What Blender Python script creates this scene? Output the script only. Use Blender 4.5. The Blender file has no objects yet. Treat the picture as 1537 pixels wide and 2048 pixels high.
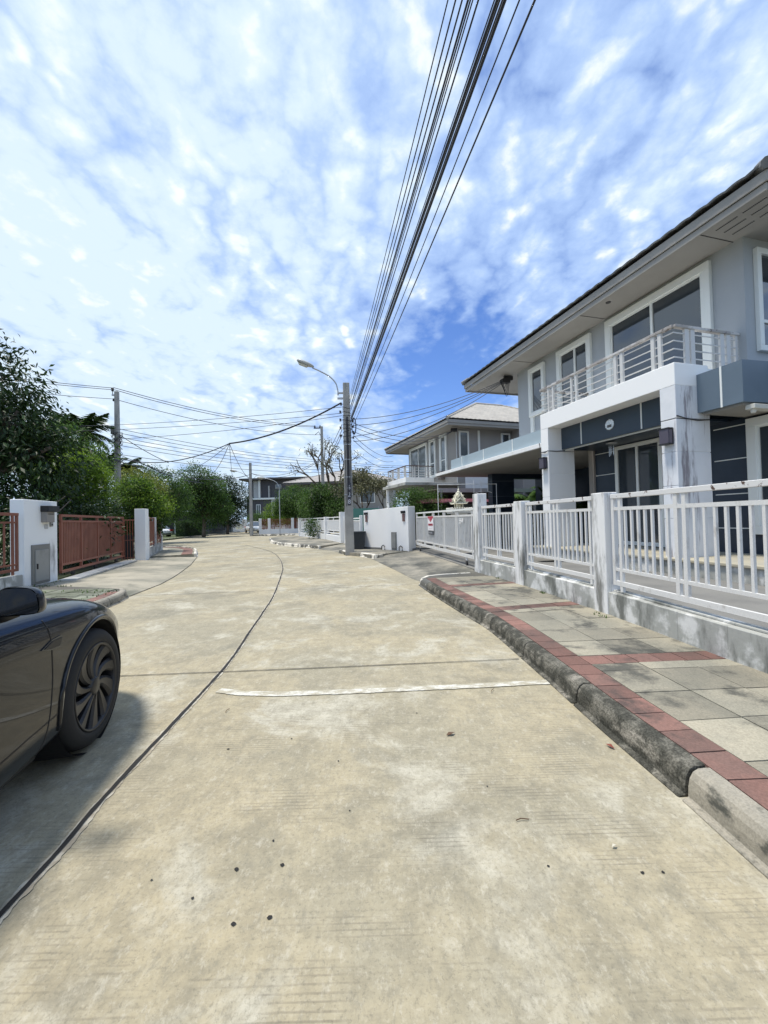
import bpy, bmesh, math, random
import numpy as np
from mathutils import Vector, Matrix, bvhtree
R = math.radians
C = bpy.context.scene.collection
S = bpy.context.scene
random.seed(7)

# ---------------------------------------------------------------- camera
cd = bpy.data.cameras.new("camera"); cam = bpy.data.objects.new("camera", cd); C.objects.link(cam)
cd.sensor_fit = 'VERTICAL'; cd.sensor_height = 36.0; cd.lens = 800.0 / 2048.0 * 36.0
cd.clip_start = 0.05; cd.clip_end = 2000
_p, _r = R(1.04), R(1.4)
_F = Vector((0, math.cos(_p), math.sin(_p))); _U0 = Vector((0, -math.sin(_p), math.cos(_p))); _R0 = Vector((1, 0, 0))
_X = _R0 * math.cos(_r) - _U0 * math.sin(_r); _Yv = _U0 * math.cos(_r) + _R0 * math.sin(_r)
m = Matrix((( _X.x, _Yv.x, -_F.x, 0), (_X.y, _Yv.y, -_F.y, 0), (_X.z, _Yv.z, -_F.z, 1.4), (0, 0, 0, 1)))
cam.matrix_world = m
S.camera = cam
S.render.resolution_x = 768; S.render.resolution_y = 1024
S.view_settings.view_transform = 'Standard'; S.view_settings.look = 'None'
S.view_settings.exposure = 0.0; S.view_settings.gamma = 1.0

# ---------------------------------------------------------------- sun and sky
SUN_EL, SUN_AZ = R(73), R(-98)          # azimuth measured from +Y towards +X
sd = Vector((math.sin(SUN_AZ) * math.cos(SUN_EL), math.cos(SUN_AZ) * math.cos(SUN_EL), math.sin(SUN_EL)))
sl = bpy.data.lights.new("sun", 'SUN'); sl.energy = 4.6; sl.angle = R(9); sl.color = (1.0, 0.94, 0.84)
so = bpy.data.objects.new("sun", sl); C.objects.link(so)
so.rotation_euler = sd.to_track_quat('Z', 'Y').to_euler()

W = bpy.data.worlds.new("World"); S.world = W; W.use_nodes = True
nt = W.node_tree; nt.nodes.clear()
def N(t, **k):
    n = nt.nodes.new(t)
    for a, b in k.items(): setattr(n, a, b)
    return n
def LK(a, b): nt.links.new(a, b)
def math_(op, a, b=None, c=None):
    n = N('ShaderNodeMath', operation=op)
    for i, v in enumerate((a, b, c)):
        if v is None: continue
        if isinstance(v, (int, float)): n.inputs[i].default_value = v
        else: LK(v, n.inputs[i])
    return n.outputs[0]
def ss(x, lo, hi):
    n = N('ShaderNodeMapRange', interpolation_type='SMOOTHSTEP')
    LK(x, n.inputs[0]); n.inputs[1].default_value = lo; n.inputs[2].default_value = hi
    return n.outputs[0]
tc = N('ShaderNodeTexCoord')
sky = N('ShaderNodeTexSky', sky_type='NISHITA', sun_disc=False, sun_elevation=SUN_EL, sun_rotation=SUN_AZ)
sky.air_density = 1.0; sky.dust_density = 0.4; sky.ozone_density = 3.0
tint = N('ShaderNodeMix', data_type='RGBA', blend_type='MULTIPLY'); tint.inputs[0].default_value = 1.0
LK(sky.outputs[0], tint.inputs[6]); tint.inputs[7].default_value = (0.95, 1.22, 1.75, 1)
sep = N('ShaderNodeSeparateXYZ'); LK(tc.outputs['Generated'], sep.inputs[0])
zc = math_('ADD', math_('MAXIMUM', sep.outputs[2], 0.0), 0.20)
cx = math_('DIVIDE', sep.outputs[0], zc); cy = math_('DIVIDE', sep.outputs[1], zc)
cmb = N('ShaderNodeCombineXYZ'); LK(cx, cmb.inputs[0]); LK(cy, cmb.inputs[1])
mp = N('ShaderNodeMapping'); LK(cmb.outputs[0], mp.inputs[0]); mp.inputs['Rotation'].default_value = (0, 0, R(38)); mp.inputs['Scale'].default_value = (1.0, 0.62, 1)
def noise(vec, scale, detail, rough, dist=0.0, w=0.0):
    n = N('ShaderNodeTexNoise', noise_dimensions='4D'); LK(vec, n.inputs['Vector'])
    n.inputs['Scale'].default_value = scale; n.inputs['Detail'].default_value = detail
    n.inputs['Roughness'].default_value = rough; n.inputs['Distortion'].default_value = dist; n.inputs['W'].default_value = w
    return n.outputs[0]
warp = N('ShaderNodeTexNoise', noise_dimensions='3D'); LK(cmb.outputs[0], warp.inputs['Vector']); warp.inputs['Scale'].default_value = 5.0; warp.inputs['Detail'].default_value = 5
wv_ = N('ShaderNodeVectorMath', operation='MULTIPLY_ADD'); LK(warp.outputs['Color'], wv_.inputs[0]); wv_.inputs[1].default_value = (.22, .22, .22); LK(mp.outputs[0], wv_.inputs[2])
vo = N('ShaderNodeTexVoronoi', feature='F1'); LK(wv_.outputs[0], vo.inputs['Vector']); vo.inputs['Scale'].default_value = 11.5; vo.inputs['Detail'].default_value = 1.0; vo.inputs['Roughness'].default_value = .45
puff = math_('SUBTRACT', 1.0, math_('MULTIPLY', vo.outputs['Distance'], 1.25))
nA = noise(mp.outputs[0], 1.7, 6, 0.58, 0.3, 4.4)
nC = noise(cmb.outputs[0], 3.6, 6, 0.60, 0.25, 8.2)
nD = noise(cmb.outputs[0], 11.0, 7, 0.68, 0.1, 5.5)
def lobe(px, py, pz, power):
    v = Vector((px, py, pz)).normalized()
    n = N('ShaderNodeVectorMath', operation='DOT_PRODUCT'); LK(tc.outputs['Generated'], n.inputs[0]); n.inputs[1].default_value = v
    return math_('POWER', math_('MAXIMUM', n.outputs['Value'], 0.0), power)
blue = math_('MULTIPLY', lobe(0.19, 1, 0.34, 48), 1.0)
white = lobe(-0.62, 1, 0.62, 9)
mid = lobe(-0.1, 1, 1.35, 22)
hor = math_('POWER', math_('SUBTRACT', 1.0, math_('MAXIMUM', sep.outputs[2], 0.0)), 9)
dens = math_('ADD', math_('MULTIPLY', nA, 0.46), math_('MULTIPLY', puff, 0.17))
dens = math_('ADD', dens, math_('MULTIPLY', nC, 0.30))
dens = math_('ADD', dens, math_('MULTIPLY', nD, 0.24))
dens = math_('ADD', dens, math_('MULTIPLY', white, 0.18))
dens = math_('SUBTRACT', dens, math_('MULTIPLY', blue, 0.30))
dens = math_('SUBTRACT', dens, math_('MULTIPLY', mid, 0.02))
thin = ss(dens, 0.25, 0.51)
thick = ss(dens, 0.46, 0.64)
bgS = N('ShaderNodeBackground'); LK(tint.outputs[2], bgS.inputs[0]); bgS.inputs[1].default_value = 0.11
bgT = N('ShaderNodeBackground'); bgT.inputs[0].default_value = (0.46, 0.64, 0.99, 1); bgT.inputs[1].default_value = 1.04
ccol = N('ShaderNodeMix', data_type='RGBA'); LK(ss(math_('ADD', math_('MULTIPLY', nD, .5), math_('MULTIPLY', puff, .35)), .33, .52), ccol.inputs[0])
ccol.inputs[6].default_value = (0.72, 0.86, 1.0, 1); ccol.inputs[7].default_value = (0.95, 1.0, 1.0, 1)
bgC = N('ShaderNodeBackground'); LK(ccol.outputs[2], bgC.inputs[0]); bgC.inputs[1].default_value = 1.10
bgH = N('ShaderNodeBackground'); bgH.inputs[0].default_value = (0.58, 0.78, 0.98, 1); bgH.inputs[1].default_value = 1.0
def mixs(f, a, b):
    n = N('ShaderNodeMixShader')
    if isinstance(f, float): n.inputs[0].default_value = f
    else: LK(f, n.inputs[0])
    LK(a.outputs[0], n.inputs[1]); LK(b.outputs[0], n.inputs[2]); return n
m1 = mixs(math_('MULTIPLY', thin, 0.95), bgS, bgT)
m2 = mixs(math_('MULTIPLY', thick, 0.94), m1, bgC)
m3 = mixs(math_('MULTIPLY', hor, 0.75), m2, bgH)
wo = N('ShaderNodeOutputWorld'); LK(m3.outputs[0], wo.inputs[0])
try: W.cycles.sampling_method = 'AUTOMATIC'
except Exception: pass
S.cycles.max_bounces = 6; S.cycles.transparent_max_bounces = 8

# ---------------------------------------------------------------- materials
MATS = {}
def mat(name, col, rough=0.7, metal=0.0, col2=None, scale=3.0, lo=0.35, hi=0.65, stain=None, sscale=(1, 1, 1), slo=0.5, shi=0.7,
        bump=0.0, bscale=60.0, coat=0.0, spec=0.5, island=0.0, translucent=0.0, fine=0.0, samt=1.0, detail=6, emit=None):
    """one procedural surface: base colour, a second colour in broad noise patches, a stain layer, fine speckle, bump"""
    if name in MATS: return MATS[name]
    M = bpy.data.materials.new(name); M.use_nodes = True; t = M.node_tree; t.nodes.clear()
    def n_(ty, **k):
        n = t.nodes.new(ty)
        for a, b in k.items(): setattr(n, a, b)
        return n
    L = t.links.new
    out = n_('ShaderNodeOutputMaterial'); b = n_('ShaderNodeBsdfPrincipled')
    b.inputs['Roughness'].default_value = rough; b.inputs['Metallic'].default_value = metal
    b.inputs['Coat Weight'].default_value = coat; b.inputs['Coat Roughness'].default_value = 0.03
    b.inputs['Specular IOR Level'].default_value = spec
    geo = n_('ShaderNodeTexCoord')
    cur = n_('ShaderNodeRGB'); cur.outputs[0].default_value = (*col, 1); cur = cur.outputs[0]
    def nz(sc, det, ro=0.6, mapping=None, off=0):
        n = n_('ShaderNodeTexNoise'); n.inputs['Scale'].default_value = sc; n.inputs['Detail'].default_value = det; n.inputs['Roughness'].default_value = ro
        mm = n_('ShaderNodeMapping'); mm.inputs['Location'].default_value = (off, off * .7, off * .3)
        if mapping: mm.inputs['Scale'].default_value = mapping
        L(geo.outputs['Object'], mm.inputs[0]); L(mm.outputs[0], n.inputs['Vector']); return n.outputs[0]
    def mixc(fac, a, c, blend='MIX'):
        x = n_('ShaderNodeMix', data_type='RGBA', blend_type=blend)
        if isinstance(fac, float): x.inputs[0].default_value = fac
        else: L(fac, x.inputs[0])
        L(a, x.inputs[6])
        if isinstance(c, tuple): x.inputs[7].default_value = (*c, 1)
        else: L(c, x.inputs[7])
        return x.outputs[2]
    def rng(x, a, c, oa=0.0, ob=1.0):
        r = n_('ShaderNodeMapRange', interpolation_type='SMOOTHSTEP'); L(x, r.inputs[0])
        for i, v in enumerate((a, c, oa, ob)): r.inputs[i + 1].default_value = v
        return r.outputs[0]
    if col2: cur = mixc(rng(nz(scale, detail), lo, hi), cur, col2)
    if island:
        g = n_('ShaderNodeNewGeometry')
        h = n_('ShaderNodeHueSaturation'); L(cur, h.inputs['Color'])
        L(rng(g.outputs['Random Per Island'], 0, 1, 1 - island, 1 + island), h.inputs['Value']); cur = h.outputs[0]
    if stain: cur = mixc(rng(nz(1.0, 8, 0.65, sscale, 4.3), slo, shi, 0, samt), cur, stain)
    if fine:
        cur = mixc(1.0, cur, mixc(rng(nz(90, 3, 0.7, None, 2), .3, .7), rgb(t, (1 - fine,) * 3), rgb(t, (1 + fine,) * 3)), 'MULTIPLY')
    L(cur, b.inputs['Base Color'])
    if bump:
        bn = n_('ShaderNodeBump'); bn.inputs['Strength'].default_value = bump; bn.inputs['Distance'].default_value = 0.01
        L(nz(bscale, 4, 0.6), bn.inputs['Height']); L(bn.outputs[0], b.inputs['Normal'])
    if emit: b.inputs['Emission Color'].default_value = (*emit, 1); b.inputs['Emission Strength'].default_value = 1
    if translucent:
        tr = n_('ShaderNodeBsdfTranslucent'); hs = n_('ShaderNodeHueSaturation'); hs.inputs['Value'].default_value = 1.7; hs.inputs['Saturation'].default_value = 1.15
        L(cur, hs.inputs['Color']); L(hs.outputs[0], tr.inputs[0])
        mx = n_('ShaderNodeMixShader'); mx.inputs[0].default_value = translucent; L(b.outputs[0], mx.inputs[1]); L(tr.outputs[0], mx.inputs[2]); L(mx.outputs[0], out.inputs[0])
    else: L(b.outputs[0], out.inputs[0])
    MATS[name] = M; return M
def rgb(t, c):
    n = t.nodes.new('ShaderNodeRGB'); n.outputs[0].default_value = (*c, 1); return n.outputs[0]

def leafmat(name, dark, light, tr=0.3, rough=0.45):
    if name in MATS: return MATS[name]
    M = bpy.data.materials.new(name); M.use_nodes = True; t = M.node_tree; t.nodes.clear(); L = t.links.new
    out = t.nodes.new('ShaderNodeOutputMaterial'); b = t.nodes.new('ShaderNodeBsdfPrincipled'); b.inputs['Roughness'].default_value = rough; b.inputs['Specular IOR Level'].default_value = .22
    g = t.nodes.new('ShaderNodeNewGeometry'); r = t.nodes.new('ShaderNodeValToRGB')
    r.color_ramp.elements[0].color = (*dark, 1); r.color_ramp.elements[1].color = (*light, 1); r.color_ramp.elements[0].position = .15
    tcn = t.nodes.new('ShaderNodeTexCoord'); nz = t.nodes.new('ShaderNodeTexNoise'); nz.inputs['Scale'].default_value = 1.3; L(tcn.outputs['Object'], nz.inputs['Vector'])
    a = t.nodes.new('ShaderNodeMath'); a.operation = 'MULTIPLY_ADD'; L(g.outputs['Random Per Island'], a.inputs[0]); a.inputs[1].default_value = .65
    s2 = t.nodes.new('ShaderNodeMath'); s2.operation = 'MULTIPLY_ADD'; L(nz.outputs[0], s2.inputs[0]); s2.inputs[1].default_value = 1.4; s2.inputs[2].default_value = -.5
    L(s2.outputs[0], a.inputs[2]); L(a.outputs[0], r.inputs[0]); L(r.outputs[0], b.inputs['Base Color'])
    tn = t.nodes.new('ShaderNodeBsdfTranslucent'); hs = t.nodes.new('ShaderNodeHueSaturation'); hs.inputs['Value'].default_value = 1.8
    L(r.outputs[0], hs.inputs['Color']); L(hs.outputs[0], tn.inputs[0])
    mx = t.nodes.new('ShaderNodeMixShader'); mx.inputs[0].default_value = tr; L(b.outputs[0], mx.inputs[1]); L(tn.outputs[0], mx.inputs[2]); L(mx.outputs[0], out.inputs[0])
    MATS[name] = M; return M

# ---------------------------------------------------------------- mesh helpers
class MB:
    def __init__(s): s.v = []; s.f = []
    def add(s, v, f):
        k = len(s.v); s.v += [tuple(p) for p in v]; s.f += [tuple(i + k for i in q) for q in f]; return s
    def box(s, x0, x1, y0, y1, z0, z1):
        v = [(x, y, z) for z in (z0, z1) for y in (y0, y1) for x in (x0, x1)]
        return s.add(v, [(0, 2, 3, 1), (4, 5, 7, 6), (0, 1, 5, 4), (2, 6, 7, 3), (0, 4, 6, 2), (1, 3, 7, 5)])
    def seg(s, a, b, w, z0, z1, z0b=None, z1b=None, off=0.0):
        """upright wall-like bar from a to b (plan), w thick; off shifts it to the right of a->b"""
        d = Vector((b[0] - a[0], b[1] - a[1])).normalized(); n = Vector((d.y, -d.x))
        if z0b is None: z0b = z0
        if z1b is None: z1b = z1
        v = []
        for (p, zz) in ((a, (z0, z1)), (b, (z0b, z1b))):
            for sgn in (-1, 1):
                for z in zz:
                    q = Vector(p[:2]) + n * (off + sgn * w / 2); v.append((q.x, q.y, z))
        return s.add(v, [(0, 1, 3, 2), (4, 6, 7, 5), (0, 4, 5, 1), (2, 3, 7, 6), (1, 5, 7, 3), (0, 2, 6, 4)])
    def prism(s, poly, z0, z1, zt=None):
        n = len(poly); v = [(p[0], p[1], z0) for p in poly] + [(p[0], p[1], (zt[i] if zt else z1)) for i, p in enumerate(poly)]
        area = sum(poly[i][0] * poly[(i + 1) % n][1] - poly[(i + 1) % n][0] * poly[i][1] for i in range(n))
        f = [tuple(range(n - 1, -1, -1)), tuple(range(n, 2 * n))] + [(i, (i + 1) % n, n + (i + 1) % n, n + i) for i in range(n)]
        if area < 0: f = [tuple(reversed(q)) for q in f]
        return s.add(v, f)
    def tube(s, pts, r, n=6, cap=True):
        pts = [Vector(p) for p in pts]; rr = r if isinstance(r, (list, tuple)) else [r] * len(pts)
        v = []; f = []; up = Vector((0, 0, 1))
        for i, p in enumerate(pts):
            d = (pts[min(i + 1, len(pts) - 1)] - pts[max(i - 1, 0)])
            d = d.normalized() if d.length > 1e-9 else Vector((0, 0, 1))
            a = d.cross(up if abs(d.z) < .95 else Vector((0, 1, 0))).normalized(); b = d.cross(a)
            for k in range(n):
                t = 2 * math.pi * (k + .5) / n
                v.append(p + (a * math.cos(t) + b * math.sin(t)) * rr[i])
        for i in range(len(pts) - 1):
            for k in range(n):
                k2 = (k + 1) % n; f.append((i * n + k, i * n + k2, (i + 1) * n + k2, (i + 1) * n + k))
        if cap: f.append(tuple(range(n - 1, -1, -1))); f.append(tuple(range((len(pts) - 1) * n, len(pts) * n)))
        return s.add(v, f)
    def lathe(s, prof, M=Matrix(), n=24):
        v = []; f = []
        for (r, z) in prof:
            for k in range(n):
                t = 2 * math.pi * k / n; v.append(M @ Vector((r * math.cos(t), r * math.sin(t), z)))
        for i in range(len(prof) - 1):
            for k in range(n):
                k2 = (k + 1) % n; f.append((i * n + k, i * n + k2, (i + 1) * n + k2, (i + 1) * n + k))
        return s.add(v, f)
    def build(s, name, m, parent=None, world=False, smooth=False, bev=0.0, seg=2):
        me = bpy.data.meshes.new(name); vs = s.v
        if parent is not None and world:
            I = pm(parent).inverted(); vs = [tuple(I @ Vector(p)) for p in vs]
        me.from_pydata(vs, [], s.f); me.materials.append(m)
        if smooth: me.polygons.foreach_set('use_smooth', [True] * len(me.polygons))
        o = bpy.data.objects.new(name, me); C.objects.link(o)
        if parent is not None: o.parent = parent
        if bev:
            b = o.modifiers.new('bevel', 'BEVEL'); b.width = bev; b.segments = seg; b.limit_method = 'ANGLE'; b.angle_limit = R(35)
        return o
def pm(o):
    M = Matrix.Translation(o.location) @ o.rotation_euler.to_matrix().to_4x4()
    return pm(o.parent) @ M if o.parent else M
def tag(o, label=None, cat=None, group=None, kind=None):
    if label: o['label'] = label
    if cat: o['category'] = cat
    if group: o['group'] = group
    if kind: o['kind'] = kind
    return o
def thing(name, label, cat, loc=(0, 0, 0), rz=0.0, group=None):
    o = bpy.data.objects.new(name, None); C.objects.link(o); o.location = loc; o.rotation_euler = (0, 0, rz)
    o.empty_display_size = .2
    return tag(o, label, cat, group)
def struct(name, mb, m, label, cat='ground', **k):
    o = mb.build(name, m, **k); return tag(o, label, cat, kind='structure')
def flat(poly, z): 
    mb = MB(); mb.add([(x, y, z) for x, y in poly], [tuple(range(len(poly)))]); return mb
def lerp(a, b, t): return tuple(a[i] + (b[i] - a[i]) * t for i in range(len(a)))
def resample(pts, step):
    P = [Vector(p) for p in pts]; out = [P[0].copy()]; carry = 0.0
    for a, b in zip(P[:-1], P[1:]):
        L = (b - a).length; t = step - carry
        while t <= L: out.append(a + (b - a) * (t / L)); t += step
        carry = L - (t - step)
    if (out[-1] - P[-1]).length > step * .3: out.append(P[-1])
    return out
def smooth_line(pts, n=6):
    P = [Vector(p) for p in pts]; out = []
    for i in range(len(P) - 1):
        p0, p1, p2, p3 = P[max(i - 1, 0)], P[i], P[i + 1], P[min(i + 2, len(P) - 1)]
        for k in range(n):
            t = k / n
            out.append(.5 * ((2 * p1) + (p2 - p0) * t + (2 * p0 - 5 * p1 + 4 * p2 - p3) * t * t + (3 * p1 - p0 - 3 * p2 + p3) * t ** 3))
    out.append(P[-1]); return out
def normals2(P):
    out = []
    for i in range(len(P)):
        d = (P[min(i + 1, len(P) - 1)] - P[max(i - 1, 0)]); d = Vector((d.x, d.y)).normalized(); out.append(Vector((d.y, -d.x)))
    return out
# ---------------------------------------------------------------- materials used by the setting
def road_mat():
    M = bpy.data.materials.new('road_concrete'); M.use_nodes = True; t = M.node_tree; L = t.links.new
    b = t.nodes['Principled BSDF']; b.inputs['Roughness'].default_value = .86; b.inputs['Specular IOR Level'].default_value = .3
    tcn = t.nodes.new('ShaderNodeTexCoord')
    def nz(sc, det, ro=.6, mp=None, loc=(0, 0, 0), dist=0.0):
        n = t.nodes.new('ShaderNodeTexNoise'); n.inputs['Scale'].default_value = sc; n.inputs['Detail'].default_value = det; n.inputs['Roughness'].default_value = ro; n.inputs['Distortion'].default_value = dist
        mm = t.nodes.new('ShaderNodeMapping'); mm.inputs['Location'].default_value = loc
        if mp: mm.inputs['Scale'].default_value = mp
        L(tcn.outputs['Object'], mm.inputs[0]); L(mm.outputs[0], n.inputs['Vector']); return n.outputs[0]
    def rg(x, a, c, oa=0.0, ob=1.0):
        r = t.nodes.new('ShaderNodeMapRange'); r.interpolation_type = 'SMOOTHSTEP'; L(x, r.inputs[0])
        for i, v in enumerate((a, c, oa, ob)): r.inputs[i + 1].default_value = v
        return r.outputs[0]
    def mix(f, a, c, bl='MIX'):
        x = t.nodes.new('ShaderNodeMix'); x.data_type = 'RGBA'; x.blend_type = bl
        if isinstance(f, float): x.inputs[0].default_value = f
        else: L(f, x.inputs[0])
        for i, q in ((6, a), (7, c)):
            if isinstance(q, tuple): x.inputs[i].default_value = (*q, 1)
            else: L(q, x.inputs[i])
        return x.outputs[2]
    def mul(a, c):
        x = t.nodes.new('ShaderNodeMath'); x.operation = 'MULTIPLY'
        for i, q in ((0, a), (1, c)):
            if isinstance(q, float): x.inputs[i].default_value = q
            else: L(q, x.inputs[i])
        return x.outputs[0]
    c = mix(rg(nz(.5, 8, .6, dist=.4), .40, .60), (.395, .342, .230), (.315, .285, .205))
    c = mix(rg(nz(1.1, 9, .68, loc=(7, 3, 0), dist=.5), .50, .64), c, (.47, .44, .35))      # worn pale patches
    c = mix(rg(nz(.8, 9, .7, loc=(2, 9, 0)), .50, .66, 0, .7), c, (.185, .175, .135))       # darker film
    c = mix(rg(nz(7, 9, .75, loc=(1, 1, 0)), .40, .62, 0, .42), c, (.20, .18, .13))
    c = mix(rg(nz(4.3, 9, .78, loc=(3, 8, 0)), .54, .72, 0, .4), c, (.52, .475, .375))
    c = mix(rg(nz(38, 4, .7), .50, .74, 0, .26), c, (.55, .51, .40))                        # aggregate specks
    c = mix(rg(nz(60, 5, .85, loc=(4, 4, 0)), .50, .66, 0, .5), c, (.13, .12, .09))
    c = mix(rg(nz(16, 8, .8, mp=(1, .55, 1), loc=(6, 2, 0)), .50, .66, 0, .55), c, (.205, .19, .145))
    c = mix(rg(nz(22, 8, .8, mp=(1, .6, 1), loc=(1, 7, 0)), .52, .66, 0, .5), c, (.50, .465, .375))
    # broom grooves across the lane, only where they are not worn off
    wv = t.nodes.new('ShaderNodeTexWave'); wv.wave_type = 'BANDS'; wv.bands_direction = 'Y'; wv.inputs['Scale'].default_value = 14; wv.inputs['Distortion'].default_value = 1.6; wv.inputs['Detail'].default_value = 3; wv.inputs['Detail Scale'].default_value = 1.4
    mm = t.nodes.new('ShaderNodeMapping'); mm.inputs['Scale'].default_value = (.10, 1, 1); mm.inputs['Rotation'].default_value = (0, 0, R(-3)); L(tcn.outputs['Object'], mm.inputs[0]); L(mm.outputs[0], wv.inputs[0])
    gm = rg(nz(1.6, 5, .6, loc=(5, 5, 0)), .45, .62)
    brk = rg(nz(5, 6, .7, mp=(.5, 2.5, 1), loc=(3, 1, 0)), .42, .58)
    groove = mul(mul(rg(wv.outputs[0], .0, .35, 1, 0), gm), brk)
    c = mix(mul(groove, .45), c, (.12, .105, .08))
    L(c, b.inputs['Base Color'])
    bn = t.nodes.new('ShaderNodeBump'); bn.inputs['Strength'].default_value = .35; bn.inputs['Distance'].default_value = .006
    L(nz(55, 5, .7), bn.inputs['Height']); L(bn.outputs[0], b.inputs['Normal'])
    return M
M_road = road_mat()
M_ground = mat('dry_grass_earth', (.10, .12, .05), .95, col2=(.17, .15, .09), scale=.8)
M_kerb = mat('mossy_kerb', (.058, .057, .047), .95, col2=(.15, .142, .118), scale=9, lo=.42, hi=.62, stain=(.27, .25, .21), sscale=(3.6, 3.6, 6), slo=.55, shi=.68, bump=1.0, bscale=35, fine=.45, spec=.2, detail=10)
M_kerbpale = mat('pale_kerb', (.33, .30, .24), .85, col2=(.24, .225, .185), scale=2, stain=(.07, .07, .058), sscale=(4, 4, 7), slo=.50, shi=.62, bump=.3, fine=.15)
M_kerbbw = mat('painted_kerb', (.62, .59, .52), .85, stain=(.10, .10, .09), sscale=(1.5, 1.5, 1.5), slo=.48, shi=.54, bump=.3)
M_paver = mat('pavers_grey', (.315, .285, .215), .85, col2=(.24, .225, .175), scale=1.6, stain=(.055, .055, .048), sscale=(2.6, 2.6, 2.6), slo=.50, shi=.66, bump=.3, bscale=80, island=.20, fine=.16, samt=.85)
M_pavered = mat('pavers_red', (.205, .108, .086), .9, col2=(.15, .09, .074), scale=2.5, stain=(.055, .045, .04), sscale=(3.2, 3.2, 3.2), slo=.50, shi=.68, bump=.3, bscale=80, island=.22, fine=.16, samt=.8)
M_bed = mat('paver_bed', (.10, .095, .08), .95)
M_pavermoss = mat('mossy_pavers', (.21, .22, .17), .9, col2=(.12, .13, .085), scale=2.5, stain=(.05, .06, .03), sscale=(2, 2, 2), slo=.5, shi=.68, island=.2, fine=.15)
M_apron = mat('driveway_concrete', (.30, .275, .22), .88, col2=(.15, .145, .12), scale=.9, stain=(.08, .08, .068), sscale=(.9, .5, 1), slo=.47, shi=.66, bump=.25, fine=.14)
M_apronL = mat('driveway_concrete_left', (.37, .335, .26), .88, col2=(.22, .21, .165), scale=.8, stain=(.10, .105, .08), sscale=(.7, .7, 1), slo=.5, shi=.7, bump=.25, fine=.14)
M_yard = mat('yard_concrete', (.15, .148, .14), .9, col2=(.20, .195, .18), scale=1.2, fine=.1)
M_joint = mat('tar_joint', (.012, .011, .010), .8, bump=.4, bscale=40)
M_jointedge = mat('chipped_joint_edge', (.46, .43, .35), .9, col2=(.32, .28, .21), scale=9, lo=.42, hi=.58)
M_line = mat('worn_white_paint', (.55, .535, .47), .8, stain=(.34, .305, .22), sscale=(7, 16, 1), slo=.42, shi=.54, fine=.15, samt=.85)
M_white = mat('white_paint', (.80, .80, .79), .6, stain=(.50, .50, .47), sscale=(1, 1, .35), slo=.58, shi=.8, samt=.7)
M_whitedirt = mat('stained_white_plaster', (.74, .74, .73), .8, stain=(.20, .20, .185), sscale=(4.2, 4.2, .9), slo=.49, shi=.66, bump=.2, bscale=25)
M_plinth = mat('weathered_plinth', (.36, .365, .34), .88, col2=(.66, .66, .64), scale=3.2, lo=.48, hi=.62, stain=(.15, .155, .14), sscale=(3.5, 3.5, 1.1), slo=.48, shi=.66, bump=.3, bscale=22, detail=9)
M_colstain = mat('stained_column', (.66, .68, .70), .75, col2=(.76, .77, .79), scale=1.2, stain=(.27, .25, .27), sscale=(4.5, 4.5, .55), slo=.53, shi=.66, bump=.1)
M_whitewall = mat('bright_white_wall', (.86, .86, .85), .7, stain=(.55, .55, .55), sscale=(1, 1, .3), slo=.62, shi=.85, samt=.6)
M_rail = mat('fence_paint_grey', (.66, .655, .635), .55, stain=(.34, .32, .29), sscale=(9, 9, 4), slo=.54, shi=.74, samt=.75, fine=.06)
M_railtop = mat('flaking_rail_paint', (.66, .655, .64), .55, stain=(.10, .06, .045), sscale=(11, 11, 11), slo=.59, shi=.63)
M_wall = mat('blue_grey_wall', (.40, .425, .445), .8, col2=(.37, .395, .415), scale=.8, fine=.03)
M_wall2 = mat('warm_grey_wall', (.30, .285, .27), .8, col2=(.27, .26, .25), scale=.8)
M_soffit = mat('soffit_board', (.33, .318, .295), .85, col2=(.295, .285, .265), scale=.9)
M_frame = mat('window_frame_white', (.76, .78, .75), .5)
M_glass = mat('dark_glass', (.035, .045, .055), .04, spec=.9, coat=.6)
M_glass2 = mat('curtained_glass', (.13, .15, .16), .08, col2=(.09, .11, .12), scale=2, spec=.8, coat=.4)
M_fascia = mat('slate_blue_fascia', (.125, .17, .215), .5, col2=(.11, .152, .195), scale=1.5)
M_band = mat('pale_blue_band', (.33, .41, .46), .5)
M_navy = mat('navy_tile', (.022, .034, .055), .35, col2=(.028, .042, .065), scale=2)
M_navy2 = mat('navy_beam', (.035, .055, .078), .5)
M_roof = mat('cream_roof_tile', (.40, .372, .325), .8, col2=(.32, .30, .265), scale=2, fine=.1)
M_roofdark = mat('dark_roof_tile', (.13, .135, .14), .7, col2=(.19, .19, .185), scale=3)
M_terr = mat('terrace_floor', (.42, .38, .28), .8, col2=(.34, .32, .26), scale=2, stain=(.20, .19, .16), slo=.5, shi=.8)
M_black = mat('black_plastic', (.012, .012, .014), .5)
M_rubber = mat('cable_black', (.016, .018, .026), .6)
M_metal = mat('galvanised_steel', (.45, .46, .47), .4, metal=.7)
M_pole = mat('pole_concrete', (.36, .35, .325), .85, col2=(.28, .275, .26), scale=2, stain=(.14, .14, .13), sscale=(5, 5, .5), slo=.55, shi=.75, fine=.08)
M_poledk = mat('pole_recess', (.055, .055, .062), .85, col2=(.085, .085, .092), scale=2)  # shade of the pole's hollow, put into the colour
M_redfence = mat('red_brown_fence', (.19, .062, .036), .55, col2=(.24, .085, .05), scale=3, stain=(.07, .03, .02), sscale=(4, 4, 2), slo=.6, shi=.8)
M_bark = mat('bark', (.085, .065, .048), .95, col2=(.14, .115, .09), scale=9, bump=.6, bscale=20)

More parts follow.
